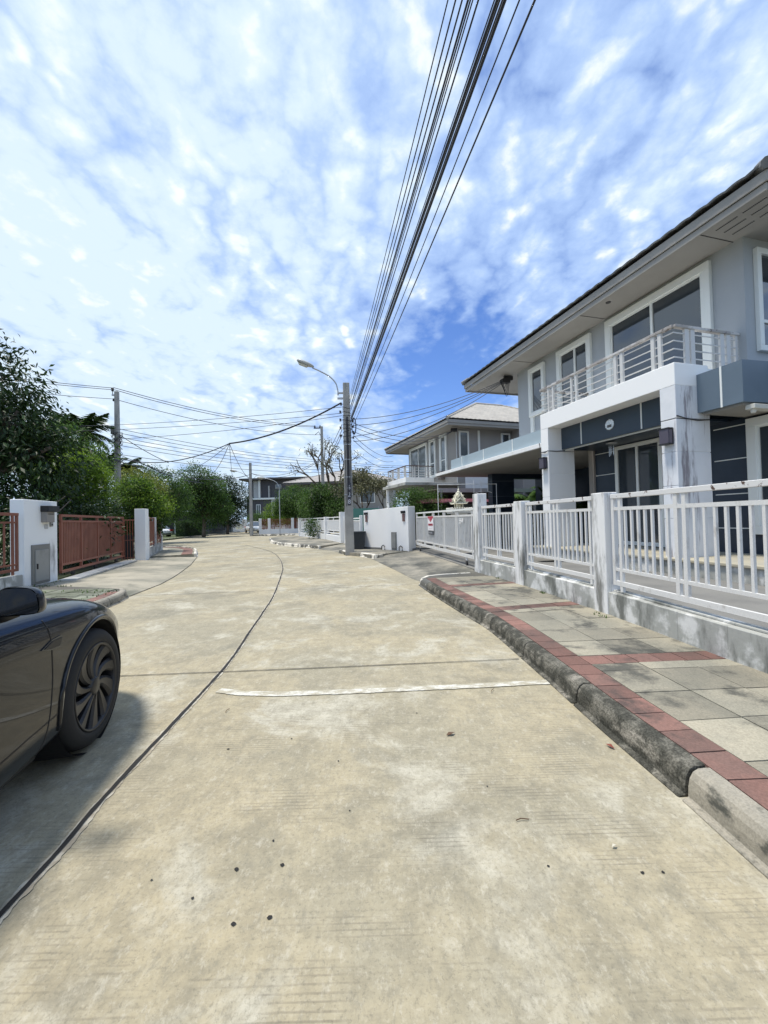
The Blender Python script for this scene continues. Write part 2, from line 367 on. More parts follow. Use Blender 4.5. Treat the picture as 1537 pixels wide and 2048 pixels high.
# ---------------------------------------------------------------- ground, road, joints
struct('ground', flat([(-400, -200), (400, -200), (400, 700), (-400, 700)], -.03), M_ground, 'dull green and brown earth reaching to the horizon')
struct('road', flat([(-24, -14), (16, -14), (16, 74), (-34, 74), (-34, 30), (-24, 30)], 0.0), M_road, 'pale weathered concrete road with worn patches', 'road')

seam = smooth_line([(-1.30, -6), (-1.34, -1), (-1.42, 1.47), (-1.48, 2.15), (-1.58, 3.91), (-1.75, 5.12), (-1.94, 6.41), (-2.15, 7.7), (-2.74, 10.55), (-3.14, 12.27), (-3.97, 15.09), (-5.17, 18.39), (-6.69, 21.41), (-8.78, 25.1)], 14)
def ribbon(P, w, z, jit=0.0, off=0.0, seed=1):
    rnd = random.Random(seed); nn = normals2(P); mb = MB(); v = []; f = []; ja = jb = 0.0
    for i, p in enumerate(P):
        ja += (rnd.uniform(-jit, jit) - ja) * .30; jb += (rnd.uniform(-jit, jit) - jb) * .30; a = w / 2 * (1 + ja * 1.5); b = w / 2 * (1 + jb * 1.5); n = nn[i]
        v += [(p.x - n.x * a + n.x * off, p.y - n.y * a + n.y * off, z), (p.x + n.x * b + n.x * off, p.y + n.y * b + n.y * off, z)]
    for i in range(len(P) - 1): f.append((2 * i, 2 * i + 1, 2 * i + 3, 2 * i + 2))
    return mb.add(v, f)
def dense(P, st=.03): return resample([Vector((p[0], p[1])) for p in P], st)
sd_ = dense(seam, .04)
struct('road_joint_edge', ribbon(dense(seam, .015), .050, .004, .55, seed=3), M_jointedge, 'pale chipped edge along the long centre joint', 'road')
struct('road_joint', ribbon(sd_, .024, .008, .40), M_joint, 'long black tar joint curving down the middle of the road', 'road')
struct('road_joint', ribbon(dense([(-4.5, 3.62), (-2.5, 3.74), (-.65, 3.82), (1.28, 3.93)], .05), .011, .008, .3, seed=5), M_joint, 'thin black joint crossing the whole road', 'road')
struct('road_joint', ribbon(dense([(-5.0, 7.95), (-1.9, 8.2), (.7, 8.55)], .05), .012, .008, .3, seed=6), M_joint, 'faint cross joint beside the kerb end', 'road')
struct('road_joint', ribbon(dense([(-6.6, 13.7), (-3.4, 13.4), (-.4, 14.0)], .05), .014, .008, .3, seed=7), M_joint, 'distant cross joint before the utility pole', 'road')
struct('road_marking', ribbon(dense([(-1.42, 3.37), (-1.2, 3.30), (-.9, 3.27), (-.4, 3.28), (.2, 3.31), (.8, 3.34), (1.36, 3.38)], .012), .085, .006, .14, seed=9), M_line, 'worn white painted line across the right lane', 'road marking')
pits = MB()
rr = random.Random(4)
for (x, y, s) in [(-.63, 1.64, .013), (-.45, 1.655, .012), (-.44, 1.44, .012), (-.56, 1.42, .012), (-.52, 1.78, .007), (.97, 1.58, .011), (1.05, 1.58, .008), (.62, 1.62, .007), (-.75, 1.52, .007), (-.95, 1.6, .006), (-1.0, 2.5, .01), (-.63, 2.6, .008), (-.3, 2.35, .007), (.2, 2.9, .008), (-.2, 1.95, .006), (.5, 2.1, .006)]:
    s *= .75; k = 9; pits.add([(x + s * math.cos(2 * math.pi * i / k) * rr.uniform(.7, 1.2), y + s * math.sin(2 * math.pi * i / k) * rr.uniform(.6, 1.1), .004) for i in range(k)], [tuple(range(k))])
struct('road_pit', pits, M_joint, 'small dark pits in the near concrete', 'road')

# ---------------------------------------------------------------- kerbs and pavements
KR = smooth_line([(1.50, -9), (1.50, -3), (1.49, 0.5), (1.45, 1.57), (1.44, 1.98), (1.40, 2.6), (1.37, 3.36), (1.34, 4.0), (1.28, 4.97), (1.13, 5.8), (.88, 7.25), (.76, 8.06), (.71, 8.45)], 8)
def kerb(P, side, z=.15, w=.118, seglen=1.0, gap=.010, m=M_kerb, name='kerb', label='', ends=None):
    """rounded kerb stones along P; side=+1: pavement lies to the right of travel"""
    pts = resample([Vector((p[0], p[1])) for p in P], .1); nn = normals2(pts); prof = [(-.03, 0), (-.03, .012), (.0, .016), (.002, z * .45), (.010, z * .72), (.028, z * .92), (.055, z * 1.0 + .003), (w, z + .004), (w, 0)]
    per = int(round(seglen / .1)); i = 0; out = MB()
    while i < len(pts) - 1:
        j = min(i + per, len(pts) - 1); v = []; n = len(prof); cnt = j - i + 1
        for k in range(i, j + 1):
            p = pts[k].copy(); d = (pts[min(k + 1, len(pts) - 1)] - pts[max(k - 1, 0)]).normalized()
            if k == i: p += d * gap
            if k == j: p -= d * gap
            for (a, zz) in prof: q = p + nn[k] * side * a; v.append((q.x, q.y, zz))
        f = [(a * n + b, (a + 1) * n + b, (a + 1) * n + (b + 1), a * n + (b + 1)) for a in range(cnt - 1) for b in range(n - 1)]
        f += [tuple(range(n)), tuple(reversed(range((cnt - 1) * n, cnt * n)))]
        if side < 0: f = [tuple(reversed(q)) for q in f]
        out.add(v, f); i = j
    return struct(name, out, m, label, 'kerb', bev=.006, seg=1)
KRn = [p for p in KR if p.y < 1.99]; KRm = [p for p in KR if 1.97 < p.y < 7.85]; KRf = [p for p in KR if p.y > 7.8]
kerb(KRn, 1, m=M_kerbpale, label='pale bare concrete kerb stones nearest on the right')
kerb(KRm, 1, m=M_kerb, label='black mossy rounded kerb along the right pavement')
kerb(KRf + [Vector((.86, 8.78)), Vector((1.25, 8.98)), Vector((1.9, 9.12))], 1, m=M_kerbbw, label='whitish kerb end stone at the corner of the right pavement')

FENCE = smooth_line([(3.0, -6), (3.0, 1.0), (2.9, 3.07), (2.86, 3.51), (2.76, 4.99), (2.48, 7.2), (2.13, 9.02), (2.06, 9.5)], 8)
def xfence(y):
    for a, b in zip(FENCE[:-1], FENCE[1:]):
        if a.y <= y <= b.y: return a.x + (b.x - a.x) * (y - a.y) / (b.y - a.y)
    return FENCE[-1].x if y > FENCE[-1].y else FENCE[0].x
# pavement bed and individual pavers that follow the kerb
KP = resample([Vector((p[0], p[1])) for p in KR], .02); KN = normals2(KP)
KS = [0.0]
for a, b in zip(KP[:-1], KP[1:]): KS.append(KS[-1] + (b - a).length)
def kp(s, t):
    s = min(max(s, 0), KS[-1] - 1e-4); i = min(int(s / .02), len(KP) - 2)
    while i > 0 and KS[i] > s: i -= 1
    while i < len(KP) - 2 and KS[i + 1] < s: i += 1
    u = (s - KS[i]) / max(KS[i + 1] - KS[i], 1e-6); p = KP[i].lerp(KP[i + 1], u); n = KN[i].lerp(KN[i + 1], u).normalized()
    return p + n * t
bed = MB(); st = resample([Vector((p[0], p[1])) for p in KR], .25)
bed.prism([(p.x + .1, p.y) for p in st] + [(1.0, 8.72), (1.9, 9.05), (2.12, 9.2)] + [(p.x + .02, p.y) for p in reversed(FENCE) if p.y < 9.2], 0.0, .138)
struct('pavement', bed, M_bed, 'dark bedding of the right pavement seen in the gaps', 'pavement')
s0 = 5.0; s1 = KS[-1] - .12
red = MB(); grey = MB(); g = .004; rr = random.Random(11)
def tile(mb, sa, sb, ta, tb, z=.15):
    P4 = [kp(sa + g, ta + g), kp(sb - g, ta + g), kp(sb - g, tb - g), kp(sa + g, tb - g)]
    out = []
    for p in P4:
        fx = xfence(p.y) + .01
        out.append((min(p.x, fx), p.y))
    if abs(out[1][0] - out[2][0]) + abs(out[0][0] - out[3][0]) < .02: return
    mb.prism(out, .12, z + rr.uniform(-.002, .002))
s = s0
while s < s1 - .05:
    tile(red, s, min(s + .21, s1), .12, .325); s += .21
bands = [12.35 + 1.95 * k for k in range(-3, 3)]
s = s0; 
while s < s1 - .1:
    nb = [b for b in bands if s - .01 <= b < s + .40]
    e = min(s + .40, s1)
    if nb and nb[0] > s + .08: e = nb[0]
    elif nb:
        b = nb[0]; t = .325
        while t < 2.2: tile(red, b, b + .2, t, t + .21); t += .21
        s = b + .2; continue
    t = .325
    while t < 2.2: tile(grey, s, e, t, t + .40); t += .40
    s = e
struct('pavement', red, M_pavered, 'red paver border and cross bands of the right pavement', 'pavement')
struct('pavement', grey, M_paver, 'large grey square pavers stained with dark mould on the right', 'pavement')

# right side beyond the kerb: yards and driveway aprons
def slope(poly, zs, m, label, name='driveway'):
    mb = MB(); mb.prism([p for p in poly], -.02, 0, zt=zs); return struct(name, mb, m, label, 'driveway')
yard = MB(); yard.prism([(2.14, 9.6), (2.1, 9.9), (1.25, 16.0), (8, 18.5), (14, 18), (18, 9.6)], -.02, .15)
yard.prism([(p.x + .08, p.y) for p in FENCE] + [(18, 9.55), (18, 8), (18, -6)], -.02, .29)
struct('yard', yard, M_yard, 'grey concrete yard behind the near right fence', 'yard')
yard2 = MB(); yard2.prism([(.95, 16.0), (-1.0, 17.85), (-2.2, 22.3), (-3.9, 27.3), (-7.2, 34.0), (4, 40), (16, 34), (16, 17.9), (8, 18.6), (1.3, 16.1)], -.02, .20)
struct('yard', yard2, M_yard, 'grey yard of the second house', 'yard')
slope([(.76, 8.9), (.6, 9.4), (.26, 11.0), (-.15, 12.8), (-.46, 14.2), (.1, 15.0), (.95, 15.95), (1.25, 16.0), (2.08, 9.9), (2.12, 9.2), (1.9, 9.05), (1.25, 8.95)],
      [.005, .005, .005, .005, .005, .08, .11, .13, .14, .14, .12, .10], M_apron, 'dark stained driveway apron in front of the white sliding gate')
isl = MB(); isl.prism([(-.40, 14.35), (-.9, 15.2), (-1.62, 16.1), (-1.95, 17.2), (-1.0, 17.8), (.9, 15.9), (.1, 15.0)], -.02, .12)
struct('pavement', isl, M_apron, 'small paved island around the foot of the utility pole', 'pavement')
slope([(-1.95, 17.3), (-2.5, 18.5), (-3.3, 19.9), (-2.6, 22.3), (-2.2, 22.3), (-1.0, 17.8)], [.005, .005, .005, .12, .12, .12], M_apron, 'driveway apron between utility pole and white fence')
kerb([(-.40, 14.30), (-.62, 14.75), (-.95, 15.25)], 1, m=M_kerbbw, seglen=.5, label='chipped black and white kerb stones right of the utility pole')
kerb([(-.02, 15.25), (-.2, 14.7), (-.42, 14.32)], -1, z=.13, m=M_kerbbw, seglen=.5, label='pale kerb stone turning in beside the white wall')
kerb([(-1.60, 16.15), (-1.80, 16.7), (-1.98, 17.25)], 1, m=M_kerbbw, seglen=.5, label='dark kerb stones left of the utility pole')
pv = MB(); pv.prism([(-3.35, 20.0), (-3.9, 20.85), (-5.4, 22.9), (-6.4, 24.3), (-7.5, 26.6), (-9.0, 31.5), (-9.3, 34.6), (-7.2, 34.0), (-3.9, 27.2), (-2.3, 22.3)], -.02, .14)
struct('pavement', pv, M_apron, 'pavement strip in front of the white fence', 'pavement')
kerb([(-3.3, 19.95), (-3.9, 20.8), (-5.4, 22.8), (-6.4, 24.2), (-7.5, 26.5), (-9.05, 31.4)], 1, m=M_kerbbw, seglen=1, label='black and white kerb stones in front of the white fence')
pv = MB(); pv.prism([(-13.6, 41.2), (-14.2, 45), (-14.8, 56), (-9, 58), (-6, 44), (-6.5, 40)], -.02, .14)
struct('pavement', pv, M_apron, 'far pavement corner under the red fence', 'pavement')
kerb([(-6.6, 39.9), (-10, 40.4), (-12.6, 40.9), (-13.7, 41.6), (-14.3, 45), (-14.9, 56)], 1, m=M_kerbbw, label='far kerb at the street corner below the red fence')

# left side
KL = smooth_line([(-4.25, -9), (-4.35, 0), (-4.5, 4.0), (-4.76, 6.78), (-5.0, 7.75)], 8)
kerb(KL + [Vector((-5.2, 8.05)), Vector((-5.6, 8.2))], -1, m=M_kerbpale, label='pale kerb stones of the left pavement in front of the car')
LW = [(-6.6, -8), (-6.9, 2), (-7.35, 7.0), (-7.72, 8.6), (-7.97, 9.75), (-9.63, 14.75), (-10.0, 16.0), (-11.4, 19.2)]
mb = MB(); mb.prism([(-4.45, -8), (-4.6, 4.0), (-4.86, 6.75), (-5.1, 7.75), (-5.3, 8.0), (-5.8, 8.25), (-7.7, 8.9), (-7.72, 8.6), (-7.35, 7.0), (-6.9, 2), (-6.6, -8)], 0.0, .128)
struct('pavement', mb, M_bed, 'dark bedding of the left pavement', 'pavement')
mbr = MB(); mbg = MB(); rr = random.Random(3); y = 0.0
def kxl(y):
    for a, b in zip(KL[:-1], KL[1:]):
        if a.y <= y <= b.y: return a.x + (b.x - a.x) * (y - a.y) / (b.y - a.y)
    return KL[-1].x
while y < 7.6:
    x = kxl(y) - .17; mbr.prism([(x, y + .004), (x - .2, y + .004), (x - .2 - .01, y + .22), (x - .01, y + .22)], .1, .143); y += .226
y = 0.1; row = 0
while y < 7.9:
    x = kxl(y) - .38; e = y + .4
    while x > -7.6:
        tgt = mbr if row % 9 == 4 else mbg
        tgt.prism([(x - .004, y + .006), (x - .39, y + .006), (x - .41, e - .006), (x - .024, e - .006)], .1, .143 + rr.uniform(-.006, .006)); x -= .4
    y = e; row += 1
struct('pavement', mbr, M_pavered, 'weedy red pavers of the left pavement', 'pavement')
struct('pavement', mbg, M_pavermoss, 'mossy grey pavers of the left pavement', 'pavement')
slope([(-5.05, 7.85), (-5.29, 9.44), (-5.6, 10.6), (-5.98, 11.75), (-6.64, 13.69), (-7.93, 16.92), (-10.0, 16.1), (-9.75, 15.0), (-8.05, 9.9), (-7.8, 8.95), (-6.6, 8.5), (-5.7, 8.15)],
      [.004, .004, .004, .004, .004, .004, .10, .11, .11, .11, .12, .10], M_apronL, 'pale driveway apron sloping down from the red gate')
struct('road_joint', ribbon(dense([(-5.05, 7.9), (-5.29, 9.44), (-5.6, 10.6), (-5.98, 11.75), (-6.64, 13.69), (-7.93, 16.92)], .05), .02, .009, .3, seed=8), M_joint, 'dark curved joint along the left driveway edge', 'road')
sill = MB(); sill.seg((-7.62, 9.6), (-9.2, 14.55), .34, .10, .145)
struct('gate_track', sill, mat('sill_white', (.55, .54, .50), .8, stain=(.3, .29, .26), slo=.5, shi=.7), 'pale concrete track strip below the red gate', 'driveway')
IL = smooth_line([(-7.95, 16.95), (-8.3, 17.7), (-8.9, 19.0), (-9.9, 20.9), (-11.4, 22.5), (-13.6, 23.4), (-17, 24.0)], 6)
mb = MB(); mb.prism([(p.x - .05, p.y) for p in IL] + [(-20, 20), (-11.4, 19.0), (-10.0, 16.1)], 0.0, .125)
struct('pavement', mb, M_apronL, 'grey corner pavement with a rounded kerb on the left', 'pavement')
kerb(IL, -1, m=M_kerbbw, seglen=.6, label='black and white kerb stones round the left corner')
struct('pavement', ribbon(resample([Vector((p.x, p.y)) for p in IL], .2), .42, .134, .05, off=-.40), M_pavered, 'red paver edging round the left corner', 'pavement')
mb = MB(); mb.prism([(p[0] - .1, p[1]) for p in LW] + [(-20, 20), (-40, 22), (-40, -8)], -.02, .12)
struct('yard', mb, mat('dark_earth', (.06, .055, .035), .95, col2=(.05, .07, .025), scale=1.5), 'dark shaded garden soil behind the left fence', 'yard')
mb = MB(); mb.prism([(-34, 36.5), (-19.2, 34.6), (-20.0, 42.6), (-21.0, 58), (-22, 74), (-60, 74), (-60, 36)], -.02, .13)
struct('yard', mb, mat('far_lawn', (.07, .09, .035), .95), 'far garden plots beyond the hedge', 'yard')
kerb([(-34, 36.3), (-24, 34.9), (-19.3, 34.4), (-19.9, 42.6), (-20.9, 58)], -1, m=M_kerbpale, label='far pale kerb in front of the hedge')
# ---------------------------------------------------------------- houses
def hip_roof(root, u0, u1, v0, v1, z0, slope, m, mcap, pitch=.30, course=.34, step=.06):
    """tiled hip roof as one corrugated sheet; local x = v, y = u"""
    du = (u1 - u0); dv = (v1 - v0); nu = int(du / step) + 1; nv = int(dv / step) + 1
    U = np.linspace(u0, u1, nu); V = np.linspace(v0, v1, nv); VV, UU = np.meshgrid(V, U)
    d = np.stack([UU - u0, u1 - UU, VV - v0, v1 - VV]); k = d.argmin(0); dm = d.min(0)
    along = np.where(k < 2, VV, UU)
    Z = z0 + slope * dm + .022 * np.abs(np.sin(along * math.pi / pitch)) + .022 * (1 - (dm % course) / course)
    vs = np.stack([VV, UU, Z], -1).reshape(-1, 3); i = np.arange((nu - 1) * nv).reshape(nu - 1, nv)[:, :-1].ravel()
    f = np.stack([i, i + 1, i + nv + 1, i + nv], 1)
    mb = MB(); mb.v = [tuple(p) for p in vs.tolist()]; mb.f = [tuple(q) for q in f.tolist()]
    o = mb.build('roof', m, root)
    sol = o.modifiers.new('thickness', 'SOLIDIFY'); sol.thickness = .03; sol.offset = 1
    h = min(du, dv) / 2; zr = z0 + slope * h; caps = MB()
    if du <= dv: r0, r1 = (v0 + h, u0 + du / 2), (v1 - h, u0 + du / 2)
    else: r0, r1 = (v0 + dv / 2, u0 + h), (v0 + dv / 2, u1 - h)
    ends = [((v0, u0), r0), ((v0, u1), r0 if du <= dv else r1), ((v1, u0), r1 if du <= dv else r0), ((v1, u1), r1)]
    for (a, b) in ends:
        n = 26; P = [Vector((a[0] + (b[0] - a[0]) * t / n, a[1] + (b[1] - a[1]) * t / n, z0 + (zr - z0) * t / n + .035)) for t in range(n + 1)]
        for q in range(n):
            caps.tube([P[q], P[q + 1] + Vector((0, 0, .012))], [.085, .10], 8)
    caps.tube([(r0[0], r0[1], zr + .04), (r1[0], r1[1], zr + .04)], .10, 8)
    return o, caps.build('ridge_cap', mcap, o)

def ring(x, y0, y1, z0, z1, w, d, mb=None):
    mb = mb or MB()
    mb.box(x - d, x, y0, y1, z1 - w, z1); mb.box(x - d, x, y0, y1, z0, z0 + w)
    mb.box(x - d, x, y0, y0 + w, z0 + w, z1 - w); mb.box(x - d, x, y1 - w, y1, z0 + w, z1 - w); return mb
def window(root, v, u0, u1, z0, z1, mull=(), w=.14, gl=None, rails=(), name='window', full=False, d=.09):
    """window on a wall facing -v (towards the road)"""
    f = ring(v, u0, u1, z0, z1, w, d).build(name, M_frame, root, bev=.006, seg=1)
    g = MB(); g.box(v - .03, v - .012, u0 + w, u1 - w, z0 + w, z1 - w); g.build('glass', gl or M_glass, f)
    s = MB(); iw = .035
    ring(v - .012, u0 + w, u1 - w, z0 + w, z1 - w, iw, .045, s)
    for mu in mull: s.box(v - .06, v - .012, mu - .03, mu + .03, z0 + w + iw, z1 - w - iw)
    for rz_ in rails: s.box(v - .056, v - .012, u0 + w + iw, u1 - w - iw, rz_ - .03, rz_ + .03)
    s.build('sash', M_frame, f); return f
def window_side(root, u, v0, v1, z0, z1, w=.10, gl=None, rails=(), mull=()):
    """window on a wall facing -u (towards the camera)"""
    mb = MB(); d = .08
    mb.box(v0, v1, u - d, u, z1 - w, z1); mb.box(v0, v1, u - d, u, z0, z0 + w); mb.box(v0, v0 + w, u - d, u, z0 + w, z1 - w); mb.box(v1 - w, v1, u - d, u, z0 + w, z1 - w)
    f = mb.build('window', M_frame, root, bev=.006, seg=1)
    g = MB(); g.box(v0 + w, v1 - w, u - .03, u - .012, z0 + w, z1 - w); g.build('glass', gl or M_glass, f)
    s = MB()
    for r_ in rails: s.box(v0 + w, v1 - w, u - .055, u - .012, r_ - .03, r_ + .03)
    for q in mull: s.box(q - .025, q + .025, u - .056, u - .012, z0 + w, z1 - w)
    if s.v: s.build('sash', M_frame, f)
    return f
def eaves(root, u0, u1, v0, v1, z=6.6, mf=None, mdark=None):
    mb = MB(); mb.box(v0 + .02, v1 - .02, u0 + .02, u1 - .02, z, z + .03); o = mb.build('soffit', M_soffit, root)
    fb = MB(); t = .03; H = .24; zz = z + .06
    for (dz0, dz1, pr) in ((-.07, .06, 0.0), (.06, H, .035)):
        a = pr
        fb.box(v0 - a, v0 - a + t, u0 - a, u1 + a, z + dz0, z + dz1); fb.box(v1 + a - t, v1 + a, u0 - a, u1 + a, z + dz0, z + dz1)
        fb.box(v0 - a + t, v1 + a - t, u0 - a, u0 - a + t, z + dz0, z + dz1); fb.box(v0 - a + t, v1 + a - t, u1 + a - t, u1 + a, z + dz0, z + dz1)
    fb.build('fascia_board', mf or M_soffit, root, bev=.006, seg=1)
    return o
def railing(root, path, z0, z1, posts, mtop=None, bars=4, name='balcony_railing', mbar=None):
    """path: list of (v,u); posts: list of (v,u)"""
    mb = MB(); mbar = mbar or mat('balcony_paint', (.58, .58, .57), .5, stain=(.3, .28, .26), slo=.6, shi=.8, sscale=(5, 5, 5))
    for (v, u, dv, du) in posts: mb.box(v - dv / 2, v + dv / 2, u - du / 2, u + du / 2, z0, z1 - .05)
    for k in range(bars):
        z = z0 + (z1 - z0 - .05) * (k + .75) / (bars + .35)
        mb.tube([(p[0], p[1], z) for p in path], .013, 6)
    r = mb.build(name, mbar, root)
    t = MB()
    for a, b in zip(path[:-1], path[1:]): t.seg(a, b, .085, z1 - .05, z1)
    t.build('handrail', mtop or mat('worn_handrail', (.34, .32, .305), .6, col2=(.55, .54, .53), scale=3, lo=.5, hi=.6, stain=(.07, .05, .045), sscale=(8, 8, 8), slo=.56, shi=.60), r, bev=.004, seg=1); return r

TH1, TH2 = R(15.6), R(19.4)
# ---- the near house on the right
H1 = thing('house', 'blue grey two-storey house with white framed balcony and navy ground floor, nearest on the right', 'house', (5.26, 7.2, 0), TH1)
WV = 1.69
mb = MB(); mb.box(WV, 12.0, -.16, 7.09, 3.75, 6.6); mb.build('upper_wall', M_wall, H1)
mb = MB(); mb.box(WV + .02, 12.0, -3.6, 3.62, .28, 3.16); mb.box(WV + 3.2, 12.0, 3.62, 10.6, .28, 3.74); mb.build('ground_wall', M_navy, H1)
mb = MB(); mb.box(WV - .04, WV + .9, 3.62, 3.80, .58, 3.2); mb.build('return_wall', mat('taupe_plaster', (.30, .275, .25), .85), H1)
eaves(H1, -1.12, 9.28, .72, 13.0)
hip_roof(H1, -1.2, 9.36, .62, 13.1, 6.86, .5, M_roofdark, M_roofdark)
# soffit joints and vents
mb = MB()
for u in (.0, 3.05, 6.1): mb = MB(); mb.box(.74, WV, u - .006, u + .006, 6.592, 6.599); mb.build('soffit_joint', mat('dark_slot', (.05, .05, .05), .8), H1)
for k in range(2):
    for j in range(3):
        mb = MB()
        for q in range(14): mb.box(1.0 + j * .21, 1.03 + j * .21, -.95 + k * .44 + q * .026, -.94 + k * .44 + q * .026 + .004, 6.594, 6.5985)
        mb.build('soffit_vent', mat('dark_slot', (.05, .05, .05), .8), H1)
mb = MB(); mb.lathe([(0, 6.585), (.055, 6.585), (.06, 6.599)], Matrix.Translation((1.05, 2.35, 0)), 16)
mb.build('downlight', mat('dark_slot', (.05, .05, .05), .8), H1)
window(H1, WV, .40, 3.05, 3.85, 6.50, mull=(1.72,), w=.17)
window(H1, WV, 3.57, 4.95, 4.3, 6.47, mull=(4.20,), w=.15)
window(H1, WV, 5.55, 6.36, 4.78, 6.43, w=.13, d=.10)
mb = MB(); mb.box(WV - .06, WV, 6.18, 6.34, 3.76, 4.78); mb.build('wall_strip', M_frame, H1)
window_side(H1, -.16, 1.94, 3.5, 4.42, 6.40, rails=(5.0,), w=.11)
window_side(H1, -.16, 4.4, 5.6, 4.42, 6.40, rails=(5.0,), w=.11)
# portal frame, columns, balcony
pf = MB(); pf.box(0, .82, -.06, 3.68, 3.69, 4.10); pf.build('portal_beam', M_whitewall, H1, bev=.008, seg=1)
for (a, b) in ((-.06, .24), (3.39, 3.68)):
    c1 = MB(); c1.box(.002, .818, a, b, 3.095, 3.69); c1.build('column', M_whitewall if a > 1 else M_colstain, H1, bev=.006, seg=1)
    c2 = MB(); z = .56
    for zz in (1.27, 1.87, 2.48, 3.08):
        c2.box(.004, .816, a + .002, b - .002, z, zz); z = zz + .014
    c2.box(.012, .808, a + .01, b - .01, .56, 3.08); c2.build('column_panel', M_colstain if a < 1 else M_white, H1, bev=.004, seg=1)
mb = MB(); mb.box(.82, WV, -.06, 3.68, 3.74, 4.04); mb.build('balcony_slab', M_white, H1)
mb = MB(); mb.box(.42, .50, .24, 3.39, 3.13, 3.688); mb.build('porch_fascia', M_navy2, H1)
mb = MB()
for u in (1.0, 2.68): mb.box(.408, .42, u - .014, u + .014, 3.15, 3.688)
mb.box(.50, .53, .24, 3.39, 3.10, 3.13)
mb.build('fascia_trim', M_frame, H1)
mb = MB(); mb.box(.53, WV + .02, .24, 3.62, 3.16, 3.20); mb.build('porch_ceiling', M_navy, H1)
railing(H1, [(.06, 3.70), (.06, -.0), (.10, -.02), (WV - .02, -.02)][:1] + [(.06, -.02), (WV - .02, -.02)], 4.10, 4.80,
        [(.06, 3.38, .05, .05), (.06, 3.20, .05, .05), (.06, 2.54, .05, .05), (.06, 2.38, .05, .05), (.06, 1.25, .05, .07), (.06, 1.09, .05, .07), (.06, .38, .05, .07), (.06, .24, .05, .07),
         (.36, -.02, .10, .04), (.50, -.02, .10, .04), (1.24, -.02, .10, .04), (1.40, -.02, .10, .04), (WV - .08, -.02, .06, .04)])
railing(H1, [(.06, 3.70), (WV - .02, 3.70)], 4.10, 4.80, [(.36, 3.70, .08, .04), (1.3, 3.70, .08, .04)])
# ground floor: door, tiles with white lines, window
window(H1, WV + .02, 1.60, 2.92, .60, 3.14, w=.06, name='door', mull=(2.26,), gl=M_glass, d=.06)
for (ua, ub, zz_) in ((2.94, 3.60, (1.25, 1.85, 2.45, 3.04)), (-.10, .50, (1.05, 1.72, 2.40, 3.04)), (1.36, 1.56, (1.05, 1.72, 2.40, 3.04))):
    for z in zz_: tl = MB(); tl.box(WV + .008, WV + .02, ua, ub, z, z + .018); tl.build('tile_line', M_frame, H1)
window(H1, WV + .02, .58, .78, .9, 3.05, w=.035, d=.05)
window(H1, WV + .02, -2.2, -.12, .95, 3.12, w=.16, mull=(-1.2,))
# ledge roof to the right
lp = [(.52, -.062), (.52, -.80), (1.12, -.84), (1.75, -1.6), (1.75, -3.4), (4.0, -3.4), (4.0, -.162), (WV - .01, -.162), (WV - .01, -.062)]
mb = MB(); mb.prism(lp, 3.20, 3.90); mb.build('ledge_roof', M_fascia, H1)
mb = MB(); mb.prism([(.60, -.10), (.60, -.74), (1.15, -.78), (1.9, -1.6), (1.9, -3.3), (3.9, -3.3), (3.9, -.2), (WV, -.2), (WV, -.1)], 3.165, 3.20); mb.build('ledge_trim', M_soffit, H1)
mb = MB(); mb.box(.505, .52, -.49, -.46, 3.19, 3.902); mb.build('joint_strip', M_frame, H1)
# terrace
mb = MB(); mb.box(-.12, WV + .1, -3.4, 3.9, .27, .53); mb.build('terrace_wall', M_plinth, H1)
mb = MB(); mb.box(-.16, WV + .1, -3.44, 3.94, .53, .58); mb.build('terrace', M_terr, H1, bev=.01)
# carport
mb = MB(); mb.box(.02, 4.9, 3.70, 11.0, 3.24, 3.36); mb.build('carport_slab', M_white, H1, bev=.006, seg=1)
mb = MB(); mb.box(.14, .24, 3.71, 9.6, 3.36, 3.76); mb.box(.24, 4.8, 9.5, 9.6, 3.36, 3.76); mb.build('carport_band', M_band, H1)
for u in (5.2, 6.95, 8.6): mb = MB(); mb.box(.128, .14, u - .015, u + .015, 3.362, 3.762); mb.build('joint_strip', M_frame, H1)
mb = MB(); mb.box(.06, 4.85, 3.74, 10.9, 3.22, 3.24); mb.build('carport_ceiling', M_soffit, H1)
for (v, u) in ((2.0, 9.55),):
    mb = MB(); mb.box(v, v + 1.05, u, u + .35, .28, 3.22); c_ = mb.build('carport_column', M_navy, H1)
    for z in (.95, 1.6, 2.25, 2.9): mb = MB(); mb.box(v - .008, v + 1.058, u - .008, u + .358, z, z + .014); mb.build('tile_line', mat('grout_blue', (.16, .18, .21), .7), c_)
mb = MB(); mb.box(2.2, 4.9, 9.6, 9.9, 3.02, 3.22); mb.build('carport_beam', M_navy, H1)

def local_thing(root, x, y, z): return pm(root) @ Vector((x, y, z))
# wall lamps on the columns
for k, (u, lab) in enumerate(((.09, 'dark square wall lamp on the right stained column'), (3.53, 'dark square wall lamp on the left white column'))):
    p = local_thing(H1, 0, u, 2.78)
    t = thing('wall_lamp', lab, 'wall lamp', p, TH1, 'square wall lamps on the porch columns')
    mb = MB(); mb.box(-.02, .0, -.09, .09, -.15, .15); mb.box(-.13, -.02, -.10, .10, .13, .15); mb.box(-.13, -.02, -.10, .10, -.15, -.13); mb.build('bracket', M_black, t)
    mb = MB(); mb.box(-.12, -.02, -.085, .085, -.129, .129); mb.build('lamp_shade', mat('lamp_glass', (.085, .075, .10), .25), t)
